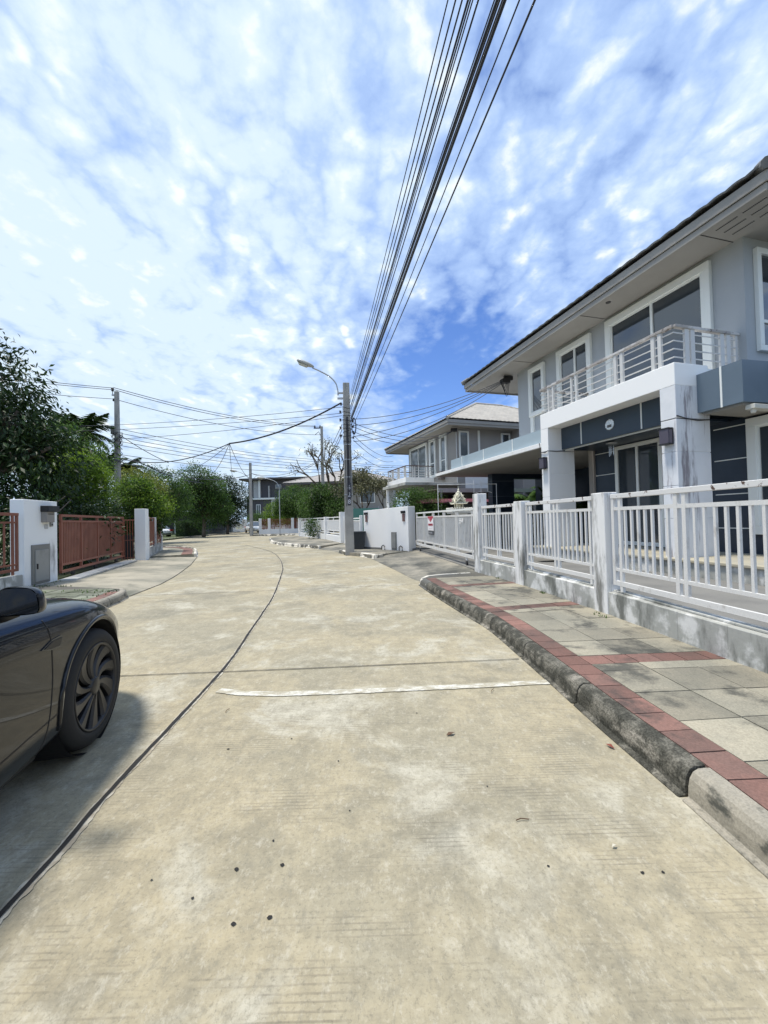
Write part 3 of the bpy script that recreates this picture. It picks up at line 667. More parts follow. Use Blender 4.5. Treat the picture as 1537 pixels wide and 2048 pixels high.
# round mirror plaque
p = local_thing(H1, .42, 1.80, 3.42)
t = thing('wall_plaque', 'round silver plaque on the dark porch beam', 'plaque', p, TH1)
mb = MB(); Mx = Matrix.Rotation(R(-90), 4, 'Y'); mb.lathe([(0, .02), (.11, .022), (.125, .02), (.13, .0)], Mx, 10); mb.build('rim', mat('silver_rim', (.62, .62, .60), .25, metal=.9), t)
mb = MB(); mb.prism([(-.030, -.05), (-.030, .06), (-.022, .06), (-.022, -.05)], -.06, -.0); mb.build('emblem', mat('plaque_dark', (.10, .10, .10), .4), t)
# wind chime
p = local_thing(H1, 1.0, 2.35, 3.155)
t = thing('wind_chime', 'small silver wind chime hanging from the porch ceiling', 'wind chime', p, TH1)
mb = MB(); mb.lathe([(0, -.05), (.12, -.05), (.13, -.035), (.06, -.01), (0, 0)], n=16); mb.build('canopy', M_metal, t)
for k in range(5):
    a = k * 2 * math.pi / 5; mb = MB(); mb.tube([(.05 * math.cos(a), .05 * math.sin(a), -.09), (.05 * math.cos(a), .05 * math.sin(a), -.30 - .03 * (k % 3))], .011, 6)
    mb.tube([(.05 * math.cos(a), .05 * math.sin(a), -.05), (.05 * math.cos(a), .05 * math.sin(a), -.09)], .002, 4); mb.build('chime_tube', mat('chime_silver', (.8, .82, .84), .2, metal=.8), t)
# fluorescent lamp under the ledge
p = local_thing(H1, .66, -.80, 3.12)
t = thing('tube_lamp', 'cream fluorescent lamp housing under the blue ledge at the right edge', 'lamp', p, TH1)
mb = MB(); mb.box(0, 1.3, -.07, .07, -.04, .04); mb.build('housing', mat('cream_enamel', (.60, .59, .52), .4), t, bev=.01)
mb = MB(); mb.lathe([(0, -.10), (.03, -.10), (.04, -.07), (.04, -.04)], Matrix.Translation((.08, 0, 0)), 14); mb.build('socket', mat('cream_enamel', (.6, .59, .52)), t)
# service connector under the far eave
p = local_thing(H1, 1.3, 7.35, 6.35)
t = thing('cable_bracket', 'black cable bracket with looped service wires under the far eave corner', 'cable bracket', p, TH1)
mb = MB(); mb.box(-.12, .2, -.1, .1, -.05, .08); mb.box(.0, .35, -.04, .04, .08, .22); mb.build('bracket', M_black, t)
mb = MB()
for k in range(4):
    mb.tube([(-.15 + .05 * k + .25 * s, .02 * k, -.02 - (.22 + .09 * k) * math.sin(math.pi * s)) for s in [i / 10 for i in range(11)]], .009, 5)
mb.build('wire_loop', M_rubber, t)
# cable along the column joint
mb = MB(); mb.tube([(-.02, 3.72, 3.35), (-.02, 3.68, 3.10), (-.02, 3.5, 3.06), (-.02, 3.40, 3.09), (.25, 3.375, 3.08), (.50, 3.375, 3.10), (.56, 3.37, 3.2), (.55, 3.37, 3.6)], .012, 6)
mb.build('conduit', M_rubber, H1)
mb = MB(); mb.tube([(.0, -.075, 3.13), (.2, -.075, 3.09), (.5, -.075, 3.06), (.8, -.075, 3.09)], .010, 6); mb.build('conduit', M_rubber, H1)

# ---- the second house
H2 = thing('house', 'warm grey two-storey house with pale tiled hip roof beyond the sliding gate', 'house', (4.3, 23.07, 0), TH2)
mb = MB(); mb.box(0, 10.0, 0, 7.1, .2, 6.6); mb.box(3.84, 10.0, -.9, 0, .2, 6.6); mb.build('wall', M_wall2, H2)
mb = MB(); mb.box(-.03, 0, 0, .012, .2, 6.6); mb.box(1.42, 1.54, -.05, 0, 4.2, 6.5); mb.build('wall_strip', M_frame, H2)
eaves(H2, -.85, 9.3, -1.0, 11.3)
hip_roof(H2, -.93, 9.38, -1.08, 11.4, 6.86, .5, M_roof, M_roof, pitch=.28)
window(H2, 0, 3.87, 6.78, 3.98, 6.50, mull=(5.3,), w=.15, gl=M_glass2)
window(H2, 0, 2.62, 3.52, 4.0, 6.55, w=.16, gl=M_glass2, rails=(4.95,))
window(H2, 0, 1.14, 2.04, 4.0, 6.55, w=.16, gl=M_glass2, rails=(4.95,))
window_side(H2, 0, .13, .78, 4.88, 6.42, gl=M_glass2, w=.09)
window_side(H2, 0, 3.02, 3.66, 5.60, 6.42, gl=M_glass, w=.09)
mb = MB(); mb.box(.5, 3.6, -.02, 0, 3.0, 4.0); mb.build('wall_band', M_white, H2)
mb = MB(); mb.box(-2.0, 0, 2.98, 6.4, 3.66, 4.02); mb.build('balcony_slab', M_whitewall, H2, bev=.01)
railing(H2, [(-1.95, 6.35), (-1.95, 3.02), (-.02, 3.02)], 4.02, 4.78, [(-1.95, u, .06, .06) for u in (6.3, 5.5, 5.3, 4.4, 4.2, 3.3, 3.1)] + [(v, 3.02, .08, .05) for v in (-1.5, -1.35, -.6, -.45)], mtop=mat('brown_handrail', (.10, .06, .05), .5))
railing(H2, [(-1.95, 6.35), (-.02, 6.35)], 4.02, 4.78, [(v, 6.35, .08, .05) for v in (-1.2, -.3)], mtop=mat('brown_handrail', (.10, .06, .05)))
mb = MB(); mb.box(-3.45, 0, -.4, 3.3, 3.22, 3.38); mb.build('carport_slab', mat('canopy_grey', (.42, .42, .38), .85, stain=(.2, .2, .18), slo=.5, shi=.7), H2, bev=.008, seg=1)
mb = MB(); mb.box(-2.5, -1.95, 4.9, 5.3, .2, 3.66); mb.build('column', M_white, H2)
mb = MB(); mb.box(-2.1, -.05, 3.1, 6.3, 3.4, 3.66); mb.build('balcony_beam', M_wall2, H2)
mb = MB(); mb.box(-3.2, -2.9, 2.9, 3.2, .2, 3.22); mb.build('column', M_white, H2)
mb = MB(); mb.box(-.3, -.05, 1.5, 1.9, 3.75, 4.25); mb.box(-.34, -.3, 1.55, 1.85, 3.85, 4.15); mb.build('air_conditioner', mat('ac_dark', (.14, .12, .11), .6), H2)
# lean-to of the second house seen between gate and carport
t = thing('lean_to_roof', 'low brown lean-to with maroon edge and steel posts behind the gate', 'lean-to', (2.2, 20.2, 0), TH2)
mb = MB(); mb.box(.0, 6.5, -1.2, 2.4, 2.75, 2.80); mb.build('roof_sheet', mat('brown_sheet', (.13, .10, .085), .7), t)
mb = MB(); mb.box(.0, 6.5, -1.25, -1.2, 2.62, 2.82); mb.build('edge_board', mat('light_edge', (.5, .5, .48), .7), t)
mb = MB(); mb.prism([(-1.4, -2.6), (2.4, -2.6), (2.4, -1.4), (-1.4, -1.4)], 2.05, 2.35, zt=[2.08, 2.08, 2.30, 2.30]); mb.build('awning', mat('maroon_sheet', (.13, .03, .045), .6), t)
for x in (.2, 2.2, 4.4, 6.3):
    mb = MB(); mb.box(x, x + .06, -1.15, -1.09, .2, 2.62); mb.build('post', M_metal, t)
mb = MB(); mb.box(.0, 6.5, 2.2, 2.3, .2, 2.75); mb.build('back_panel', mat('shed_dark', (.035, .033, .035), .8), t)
t = thing('pipe_frame', 'white hanging pipe frame under the lean-to roof edge', 'clothes rack', (3.35, 14.8, 2.0), R(10))
mb = MB(); mb.tube([(0, 0, .75), (0, 0, .28), (.28, 0, .36), (.28, 0, .75)], .012, 5); mb.tube([(.28, 0, .4), (.28, 0, .15)], .012, 5); mb.tube([(-1.4, 0, .62), (.9, 0, .62)], .012, 5); mb.tube([(.55, 0, .75), (.55, 0, .35), (.7, 0, .30)], .012, 5); mb.build('pipe', M_white, t)
for x in (-1.39, .89):
    mb = MB(); mb.tube([(x, 0, .62), (x, 0, -1.75)], .012, 5); mb.build('leg', M_white, t)

# ---------------------------------------------------------------- fences
def panel(root, a, b, z, m, mtop, bar=.026, pitch=.108, mid=2, world=True, top=.055, d=.035, name='fence_panel', fd=.03, ladder=True):
    """a,b plan points of the panel ends; z=(bottom rail, inner low rail, inner high rail, top)"""
    a = Vector(a); b = Vector(b); L = (b - a).length; e = (b - a).normalized()
    def P(s): q = a + e * s; return (q.x, q.y)
    mb = MB(); zb, zl, zh, zt = z
    mb.seg(P(0), P(L), d, zb, zb + .055); mb.seg(P(0), P(L), d * .8, zl, zl + .035); mb.seg(P(0), P(L), d * .8, zh, zh + .04)
    for s in (0.0, L - .05): mb.seg(P(s), P(s + .05), d * 1.1, zb, zt - top)
    for s in (.12, L - .17): mb.seg(P(s), P(s + .045), d * .9, zb - .07, zt - top)
    ms = [L / 2 - .07, L / 2 + .03] if mid == 2 else ([L / 2 - .02] if mid == 1 else [L * k / (mid) - .02 for k in range(1, mid)])
    for s in ms: mb.seg(P(s), P(s + .045), d * .95, zb, zt - top)
    s = .12 + pitch
    while s < L - .17 - pitch * .4:
        if min([abs(s - q - .02) for q in ms] + [9]) > .055: mb.seg(P(s), P(s + bar), d * .7, zl + .035, zh)
        s += pitch
    o = mb.build(name, m, root, world=world)
    t = MB(); t.seg(P(-.005), P(L + .005), .05, zt - top, zt); t.build('top_rail', mtop, o, world=world, bev=.004, seg=1)
    return o
def fpt(y): return (xfence(y), y)
F1 = thing('fence', 'grey painted metal fence on a weathered low wall in front of the near house', 'fence', (2.5, 7, .15))
PL = [(-3.1, -2.9), (-1.0, -.8), (.9, 1.1), (2.62, 2.86), (4.99, 5.25), (7.2, 7.48)]
ends_ = [0] + [y for p in PL for y in p] + [9.05]
for i, (y0, y1) in enumerate(PL):
    mb = MB(); mb.seg(fpt(y0), fpt(y1), .18, .14, 1.67, off=.075); mb.build('pillar', M_whitedirt, F1, world=True, bev=.01)
mb = MB(); mb.seg(fpt(9.02), (2.09, 9.32), .22, .13, 1.93, off=.09); mb.build('pillar', M_whitedirt, F1, world=True, bev=.012)
spans = [(-2.9, -1.0), (-.8, .9), (1.1, 2.62), (2.86, 4.99), (5.25, 7.2), (7.48, 9.02)]
for (y0, y1) in spans:
    mb = MB(); ys = [y0 + (y1 - y0) * k / 4 for k in range(5)]
    for q0, q1 in zip(ys[:-1], ys[1:]): mb.seg(fpt(q0), fpt(q1), .20, .13, .43, off=.10)
    for q0, q1 in zip(ys[:-1], ys[1:]): mb.seg(fpt(q0), fpt(q1), .10, .43, .455, off=.12)
    mb.build('plinth', M_plinth, F1, world=True, bev=.006, seg=1)
    panel(F1, (xfence(y0 + .02) + .075, y0 + .02), (xfence(y1 - .02) + .075, y1 - .02), (.525, .70, 1.44, 1.64), M_rail, M_railtop)

# sliding gate of the near house
G1 = thing('sliding_gate', 'long grey sliding gate with vertical bars across the driveway', 'gate', (1.65, 12.9, .14))
ga, gb = (2.22, 9.85), (1.28, 15.85)
gz = (.38, .52, 1.42, 1.63)
a = Vector(ga); b = Vector(gb); L = (b - a).length; e = (b - a).normalized()
def GP(s): q = a + e * s; return (q.x, q.y)
mb = MB(); mb.seg(ga, gb, .05, gz[0] - .02, gz[0] + .06); mb.seg(ga, gb, .035, gz[1], gz[1] + .04); mb.seg(ga, gb, .035, gz[2], gz[2] + .05)
k = 0
s = 0.0
while s < L:
    mb.seg(GP(s), GP(s + .045), .045, gz[0], gz[3] - .05); mb.seg(GP(min(s + .12, L - .05)), GP(min(s + .165, L)), .045, gz[0], gz[3] - .05); s += 1.19
mb.build('frame', M_rail, G1, world=True)
mb = MB(); s = .2
while s < L - .05: mb.seg(GP(s), GP(s + .028), .02, gz[1] + .04, gz[2]); s += .098
mb.build('bars', M_rail, G1, world=True)
mb = MB(); mb.seg(ga, gb, .06, gz[3] - .05, gz[3]); mb.build('top_rail', mat('gate_top_paint', (.72, .73, .71), .6, stain=(.10, .10, .09), sscale=(5, 5, 5), slo=.66, shi=.72), G1, world=True)
for s in (.6, L - .5):
    mb = MB(); q = GP(s); mb.lathe([(0, -.02), (.07, -.02), (.07, .02), (0, .02)], Matrix.Translation((q[0], q[1], .21)) @ Matrix.Rotation(R(90), 4, 'Y'), 14); mb.build('wheel', M_black, G1, world=True)
    mb = MB(); mb.seg(GP(s - .03), GP(s + .03), .03, .2, .38); mb.build('wheel_bracket', M_rail, G1, world=True)
# advertising sign tied to the gate
sq = GP(L * .635); rz = math.atan2(-e.x, e.y)
BN = thing('sign_board', 'red and white poster tied to the bars of the sliding gate', 'sign', (sq[0] - .04, sq[1], 0), rz)
def SB(y0, y1, z0, z1, th, m, nm):
    mb = MB(); mb.box(-th, 0, y0, y1, z0, z1); mb.build(nm, m, BN)
SB(-.36, .36, .98, 1.46, .006, mat('poster_white', (.78, .76, .78), .5), 'board')
M_pred = mat('poster_red', (.42, .02, .05), .5); M_pdk = mat('poster_ink', (.05, .055, .065), .5)
mb = MB(); mb.add([(-.009, .34, 1.46), (-.009, -.34, 1.46), (-.009, -.34, 1.405), (-.009, .34, 1.405)], [(0, 1, 2, 3)]); mb.add([(-.009, .30, 1.40), (-.009, -.30, 1.40), (-.009, 0, 1.265)], [(0, 1, 2)]); mb.build('red_triangle', M_pred, BN)
mb = MB(); mb.add([(-.012, .20, 1.385), (-.012, .10, 1.385), (-.012, .0, 1.33), (-.012, .0, 1.29)], [(0, 1, 2, 3)]); mb.build('tick_mark', mat('poster_pink', (.65, .30, .38), .5), BN)
mb = MB()
for k in range(6):     # illegible red headline
    y = .26 - k * .095; mb.tube([(-.010, y, 1.14), (-.010, y, 1.20), (-.010, y - .055, 1.21), (-.010, y - .06, 1.165), (-.010, y - .015, 1.15)], .009, 4)
mb.build('red_lettering', M_pred, BN)
mb = MB()
for k in range(4): mb.box(-.009, -.006, -.22 + .12 * k, -.14 + .12 * k, 1.05, 1.062)
mb.build('small_print', mat('poster_grey', (.4, .4, .45), .5), BN)
mb = MB(); mb.box(-.012, 0, -.34, .28, .84, .96); mb.build('dark_strip', M_pdk, BN)
mb = MB()
for k in range(7): mb.box(-.016, -.012, .20 - k * .07, .245 - k * .07, .875, .925)
mb.build('phone_number', mat('poster_grey2', (.30, .31, .34), .5), BN)
# house number stencilled as white plates on the gate
def lettering(name, body, size, origin, xa, ya, m, parent, ext=.004):
    """text turned into a mesh; xa / ya are the reading and the up direction"""
    c_ = bpy.data.curves.new(name, 'FONT'); c_.body = body; c_.size = size; c_.extrude = ext; c_.resolution_u = 3
    tmp = bpy.data.objects.new(name + '_tmp', c_); C.objects.link(tmp); bpy.context.view_layer.update()
    me = bpy.data.meshes.new_from_object(tmp.evaluated_get(bpy.context.evaluated_depsgraph_get())); bpy.data.objects.remove(tmp)
    xa = Vector(xa).normalized(); ya = Vector(ya).normalized(); za = xa.cross(ya)
    M = Matrix(((xa.x, ya.x, za.x, origin[0]), (xa.y, ya.y, za.y, origin[1]), (xa.z, ya.z, za.z, origin[2]), (0, 0, 0, 1)))
    me.transform(pm(parent).inverted() @ M); me.materials.clear(); me.materials.append(m); me.name = name
    o = bpy.data.objects.new(name, me); C.objects.link(o); o.parent = parent; return o
q = GP(1.02); lettering('gate_number', '554', .21, (q[0] - .035, q[1], 1.235), (-e.x, -e.y, 0), (0, 0, 1), M_white, G1)
# ---------------------------------------------------------------- walls and fences further off
T = thing('boundary_wall', 'thick bright white wall block beside the sliding gate', 'wall', (0, 16.9, 0))
wa, wb = Vector((.95, 15.9)), Vector((-.92, 17.85)); we = (wb - wa).normalized(); wn = Vector((-we.y, we.x))   # wn: towards the road
mb = MB(); mb.seg(wa, wb, .42, .0, 1.90, z0b=.0, z1b=1.80, off=.21); mb.build('wall_block', M_whitewall, T, world=True, bev=.012)
def WP(s, o=0.0): q = wa + we * s + wn * o; return (q.x, q.y)
def onwall(name, s0_, s1_, z0, z1, o, m, par=None): mb = MB(); mb.seg(WP(s0_, o / 2), WP(s1_, o / 2), o, z0, z1); return mb.build(name, m, par or T, world=True)
M_doorg = mat('grey_hatch', (.30, .30, .285), .6, col2=(.25, .25, .24), scale=3)
M_hframe = mat('hatch_frame', (.22, .22, .20), .6)
hf = onwall('hatch', .66, .95, .14, .86, .03, M_hframe)
onwall('hatch_door', .70, .91, .20, .80, .045, M_doorg, hf)
for s in (.14, 2.40):
    b_ = onwall('number_plate', s, s + .22, 1.62, 1.72, .05, M_black); onwall('letter_slot', s + .03, s + .15, 1.30, 1.60, .035, mat('letter_slot_brown', (.16, .09, .085), .6), b_)
for s in (.30, 1.32):
    mb = MB(); c0 = WP(s, .06); mb.tube([(c0[0], c0[1], .12), (c0[0], c0[1], .26), (c0[0] + we.x * .09, c0[1] + we.y * .09, .31), (c0[0] + we.x * .18, c0[1] + we.y * .18, .26), (c0[0] + we.x * .18, c0[1] + we.y * .18, .12)], .022, 6); mb.build('pipe_hoop', M_black, T, world=True)

def wall_fence(name, label, cat, pts, zb, zp, z, mp_, mpl, mr, mt, pill=.2, ptop=1.67, bar=.026, pitch=.11, mid=2, skip=(), group=None, plinth=True, pz=0.0):
    t = thing(name, label, cat, (pts[0][0], pts[0][1], 0), 0, group)
    for i, p in enumerate(pts):
        q = pts[i + 1] if i < len(pts) - 1 else pts[i - 1]
        d = (Vector(q) - Vector(p)).normalized(); top = ptop[i] if isinstance(ptop, (list, tuple)) else ptop
        if top: mb = MB(); mb.seg(Vector(p) - d * pill / 2, Vector(p) + d * pill / 2, pill, pz, top); mb.build('pillar', mp_, t, world=True, bev=.008, seg=1)
    for i, (a, b) in enumerate(zip(pts[:-1], pts[1:])):
        d = (Vector(b) - Vector(a)).normalized(); a2 = Vector(a) + d * pill / 2; b2 = Vector(b) - d * pill / 2
        if plinth: mb = MB(); mb.seg(a2, b2, pill * .7, pz, zp); mb.build('plinth', mpl, t, world=True)
        if i not in skip: panel(t, a2 + d * .02, b2 - d * .02, z, mr, mt, bar=bar, pitch=pitch, mid=mid)
    return t
wall_fence('fence', 'bright white panel fence on a white plinth beyond the utility pole', 'fence', [(-2.36, 22.5), (-3.95, 27.3), (-5.75, 31.2), (-7.15, 34.1)], 0, .5, (.6, .75, 1.40, 1.62), M_white, M_white, M_white, M_white, pill=.3, ptop=[1.86, 1.65, 1.65, 1.65], bar=.05, pitch=.085, pz=.1)
wall_fence('fence', 'white barred gate fence half hidden behind the utility pole', 'fence', [(-2.2, 22.3), (-1.05, 18.1)], 0, .3, (.4, .55, 1.35, 1.5), M_white, M_white, M_white, M_white, pill=.12, ptop=[1.6, 1.6], pitch=.12, pz=.1)
M_redr = mat('rust_red_fence', (.22, .060, .035), .6)
wall_fence('fence', 'red brown fence on a white plinth at the far street corner', 'fence', [(-13.2, 42.6), (-12.3, 42.8), (-9.9, 43.2), (-7.0, 43.6)], 0, .62, (.7, .85, 1.5, 1.7), M_white, M_white, M_redr, M_redr, pill=.28, ptop=1.8, bar=.05, pitch=.12, pz=.1)
wall_fence('fence', 'dark blue grey fence beyond the hedge', 'fence', [(-21.0, 46.2), (-21.15, 49.4), (-21.3, 52.6), (-21.5, 55.8)], 0, .45, (.5, .65, 1.45, 1.65), mat('slate_fence', (.05, .065, .085), .6), mat('slate_plinth', (.10, .105, .11), .8), mat('slate_fence', (.05, .065, .085)), mat('slate_fence', (.05, .065, .085)), pill=.18, ptop=1.7, bar=.05, pitch=.12, pz=.1)
wall_fence('fence', 'small white fence between white pillars at the end of the street', 'fence', [(-21.6, 57.2), (-20.6, 59.0), (-18.6, 62.0), (-16.2, 64.0)], 0, .5, (.6, .75, 1.45, 1.65), M_white, M_white, mat('light_grey_bars', (.5, .52, .53), .6), M_white, pill=.5, ptop=[2.0, 1.9, 1.9, 1.9], bar=.06, pitch=.13, pz=.05)

# left side
FN = thing('fence', 'red brown fence panel left of the white mailbox wall', 'fence', (-7.3, 7, .1))
for (a, b) in (((-7.05, 4.4), (-7.33, 6.35)), ((-7.36, 6.5), (-7.72, 8.42))):
    panel(FN, a, b, (.50, .62, 1.50, 1.72), M_redfence, M_redfence, bar=.03, pitch=.16, top=.06)
    mb = MB(); mb.seg(a, b, .18, .05, .42); mb.build('plinth', M_plinth, FN, world=True)
mb = MB(); mb.seg((-7.33, 6.35), (-7.36, 6.5), .16, .05, 1.72); mb.build('pillar', M_whitedirt, FN, world=True)
BW = thing('boundary_wall', 'white wall block with mailbox and grey hatch beside the red gate', 'wall', (-7.8, 9.1, 0))
ba, bb = Vector((-7.70, 8.55)), Vector((-7.96, 9.74)); be = (bb - ba).normalized(); bn_ = Vector((be.y, -be.x))
mb = MB(); mb.seg(ba, bb, .26, -.02, 2.02, off=-.13); mb.build('wall_block', M_whitedirt if False else mat('mildewed_white', (.84, .85, .84), .75, stain=(.16, .16, .15), sscale=(1.6, 1.6, .5), slo=.60, shi=.78, bump=.15, samt=.8), BW, world=True, bev=.012)
def BP(s, o=0.0): q = ba + be * s + bn_ * o; return (q.x, q.y)
def onb(name, s0_, s1_, z0, z1, o, m, par=None): mb = MB(); mb.seg(BP(s0_, o / 2), BP(s1_, o / 2), o, z0, z1); return mb.build(name, m, par or BW, world=True, bev=.004, seg=1)
hf = onb('hatch', .22, .86, .14, 1.02, .03, mat('hatch_frame2', (.20, .20, .185), .6)); dr = onb('hatch_door', .30, .78, .20, .90, .05, mat('hatch_door2', (.30, .30, .28), .6, stain=(.2, .2, .18)), hf); onb('handle', .33, .36, .48, .60, .07, M_black, dr)
MX = thing('mailbox', 'grey metal mailbox with a black hood on the left white wall', 'mailbox', (*BP(.72), 1.5))
onb('box', .58, .88, 1.52, 1.76, .12, mat('mailbox_grey', (.26, .24, .22), .5), MX); onb('hood', .56, .98, 1.76, 1.90, .17, M_black, MX); onb('slot', .63, .84, 1.70, 1.715, .125, M_black, MX)
MI = thing('intercom', 'small grey doorbell under the mailbox', 'doorbell', (*BP(.95), 1.4))
onb('plate', .90, 1.0, 1.42, 1.53, .03, M_doorg, MI); onb('button', .93, .96, 1.45, 1.48, .045, M_black, MI)
onb('notice_plate', .70, .83, 1.37, 1.47, .012, mat('notice_grey', (.45, .46, .46), .6))

RG = thing('sliding_gate', 'long red brown sliding gate with dense vertical slats on the left', 'gate', (-8.8, 12.2, .1))
a = Vector((-8.02, 9.9)); b = Vector((-9.60, 14.72)); Lg = (b - a).length; e2 = (b - a).normalized()
def RP(s): q = a + e2 * s; return (q.x, q.y)
mb = MB()
for z0, z1 in ((.26, .32), (.44, .49), (1.52, 1.57), (1.66, 1.72)): mb.seg(RP(0), RP(Lg), .05, z0, z1)
s = 0.0
while s < Lg: mb.seg(RP(s), RP(min(s + .05, Lg)), .055, .26, 1.66); s += 1.22
mb.seg(RP(Lg - .1), RP(Lg - .05), .055, .26, 1.70)
mb.build('frame', mat('gate_red_frame', (.25, .085, .052), .5, stain=(.12, .05, .03), slo=.55, shi=.8), RG, world=True)
mb = MB(); s = .08
while s < Lg - .05: mb.seg(RP(s), RP(s + .052), .02, .49, 1.52); s += .094
mb.build('slats', M_redfence, RG, world=True)
for s in (.7, 2.3, 4.2):
    mb = MB(); q = RP(s); mb.lathe([(0, -.02), (.06, -.02), (.06, .02), (0, .02)], Matrix.Translation((q[0], q[1], .20)) @ Matrix.Rotation(R(90), 4, 'Y'), 12); mb.seg(RP(s - .05), RP(s + .05), .03, .2, .27); mb.build('wheel', M_black, RG, world=True)
PG = thing('side_gate', 'narrow dark netted gate between red gate and white pillar', 'gate', (-9.5, 15.0, .1))
mb = MB(); mb.seg((-9.72, 14.86), (-9.46, 15.1), .012, .15, 1.05); mb.build('net', mat('black_net', (.01, .012, .014), .9), PG, world=True)
mb = MB()
for k in range(6): p = lerp((-9.74, 14.84), (-9.42, 15.14), k / 5); mb.tube([(p[0], p[1], .12), (p[0], p[1], 1.62)], .016, 5)
for z in (.2, .85, 1.6): mb.tube([(-9.74, 14.84, z), (-9.42, 15.14, z)], .016, 5)
mb.build('frame', M_redfence, PG, world=True)
t = thing('pillar', 'tall white gate pillar at the far end of the red gate', 'pillar', (-9.25, 15.3, 0))
mb = MB(); mb.seg((-9.42, 15.2), (-9.06, 15.28), .36, 0.0, 2.02); mb.build('shaft', mat('mildewed_white'  , (.76, .78, .77)), t, world=True, bev=.01)
wall_fence('fence', 'red slatted fence on a mildewed plinth beyond the tall white pillar', 'fence', [(-9.35, 15.75), (-10.35, 18.0), (-11.35, 20.3)], 0, .48, (.55, .70, 1.52, 1.72), M_whitedirt, M_plinth, M_redfence, M_redfence, pill=.16, ptop=[1.72, 1.74, 1.74], bar=.05, pitch=.09, mid=1, pz=.1)

# ---------------------------------------------------------------- utility poles
def pole(name, label, x, y, h, w0, w1, rz=0.0, recess=True, z0=0.0):
    t = thing(name, label, 'utility pole', (x, y, z0), rz, 'concrete utility poles along the street')
    mb = MB(); v = []
    for (w, z) in ((w0 / 2, 0), (w1 / 2, h)):
        v += [(-w, -w, z), (w, -w, z), (w, w, z), (-w, w, z)]
    mb.add(v, [(3, 2, 1, 0), (4, 5, 6, 7), (0, 1, 5, 4), (1, 2, 6, 5), (2, 3, 7, 6), (3, 0, 4, 7)]); mb.build('shaft', M_pole, t, bev=.02)
    if recess:
        mb = MB(); a, b = w0 * .5, w1 * .5
        def yy(z): return -(a + (b - a) * z / h) - .004
        mb.add([(-.045, yy(2.35), 2.35), (.075, yy(2.35), 2.35), (.055, yy(h * .80), h * .80), (-.045, yy(h * .80), h * .80)], [(0, 1, 2, 3)]); mb.build('recess', M_poledk, t)  # flat dark strip on the face, painting the shade of a recess
    return t
def lamp_arm(t, pts, head, hr=0.0, s=1.0):
    mb = MB(); mb.tube(smooth_line([Vector(p) for p in pts], 5), .028 * s, 8); arm = mb.build('lamp_arm', M_metal, t, smooth=True)
    M = Matrix.Translation(head) @ Matrix.Rotation(hr, 4, 'Y')
    mb = MB(); prof = [(-.36, .02), (-.30, .09), (-.1, .12), (.15, .11), (.30, .07), (.36, .03)]; v = []; n = 12
    for (x, r) in prof:
        for k in range(n):
            a = 2 * math.pi * k / n; v.append(M @ Vector((x * s, math.cos(a) * r * 1.25 * s, math.sin(a) * r * .75 * s)))
    f = [(i * n + k, i * n + (k + 1) % n, (i + 1) * n + (k + 1) % n, (i + 1) * n + k) for i in range(len(prof) - 1) for k in range(n)] + [tuple(range(n - 1, -1, -1)), tuple(range((len(prof) - 1) * n, len(prof) * n))]
    mb.add(v, f); hd = mb.build('lamp_head', mat('lamp_housing', (.42, .43, .42), .5), arm, smooth=True)
    mb = MB(); v = [M @ Vector((x * s, y * s, -.085 * s)) for x, y in ((-.28, -.08), (.12, -.10), (.12, .10), (-.28, .10))] + [M @ Vector((x * s, y * s, -.135 * s)) for x, y in ((-.22, -.05), (.08, -.06), (.08, .06), (-.22, .06))]
    mb.add(v, [(0, 1, 5, 4), (1, 2, 6, 5), (2, 3, 7, 6), (3, 0, 4, 7), (7, 6, 5, 4)]); mb.build('lens', mat('lamp_lens', (.55, .56, .50), .2), hd, smooth=False)
P1 = pole('utility_pole', 'near square concrete pole with street lamp, cable clutter and painted marks', -1.40, 16.0, 6.9, .36, .26, R(5))
lamp_arm(P1, [(-.33, 0, 6.42), (-.34, 0, 6.62), (-.42, 0, 6.92), (-.66, 0, 7.18), (-1.05, 0, 7.40), (-1.32, 0, 7.52)], (-1.60, 0, 7.70), R(22))
mb = MB()
for z in (6.30, 6.52): mb.box(-.36, -.12, -.04, .04, z - .04, z + .03)
mb.build('lamp_bracket', M_metal, P1, bev=.008, seg=1)
mb = MB(); rr = random.Random(8)
for k in range(9):      # tangle of lashings round the shaft
    z = 4.55 + k * .17; w = .155; q = [(-w, -w, z), (w, -w, z + rr.uniform(-.1, .12)), (w, w, z + rr.uniform(-.05, .1)), (-w, w, z + rr.uniform(-.1, .1)), (-w, -w, z + .02)]
    mb.tube(q, .009, 5)
mb.build('lashing', M_rubber, P1)
for k in range(5):
    z = 6.15 - k * .32
    mb = MB(); mb.lathe([(0, -.06), (.045, -.05), (.03, 0), (.045, .05), (0, .06)], Matrix.Translation((-.26 if k else -.22, -.05, z - .1)), 10); mb.tube([(-.26, -.05, z - .1), (-.12, -.05, z - .1)], .012, 5); mb.build('insulator', mat('insulator_dark', (.06, .055, .055), .35), P1)
for k in range(4):
    z = 5.35 - k * .22
    mb = MB(); mb.lathe([(0, -.05), (.04, -.04), (.028, 0), (.04, .04), (0, .05)], Matrix.Translation((.24, -.10, z)), 10); mb.tube([(.24, -.10, z), (.12, -.10, z)], .012, 5); mb.build('insulator', mat('insulator_dark', (.06, .055, .055)), P1)
mb = MB(); mb.tube([(-.10, -.175, 1.95), (-.10, -.15, 4.6)], .010, 5); mb.tube([(.105, -.175, 2.3), (.105, -.15, 4.9)], .014, 5); mb.tube([(.0, -.19, 2.4), (.01, -.16, 5.2)], .018, 6); mb.build('riser_cable', M_rubber, P1)
mb = MB()
for z in (2.4, 3.1, 3.8, 4.4): mb.box(-.165, .165, -.168, -.155, z, z + .03)
mb.build('steel_strap', M_metal, P1)
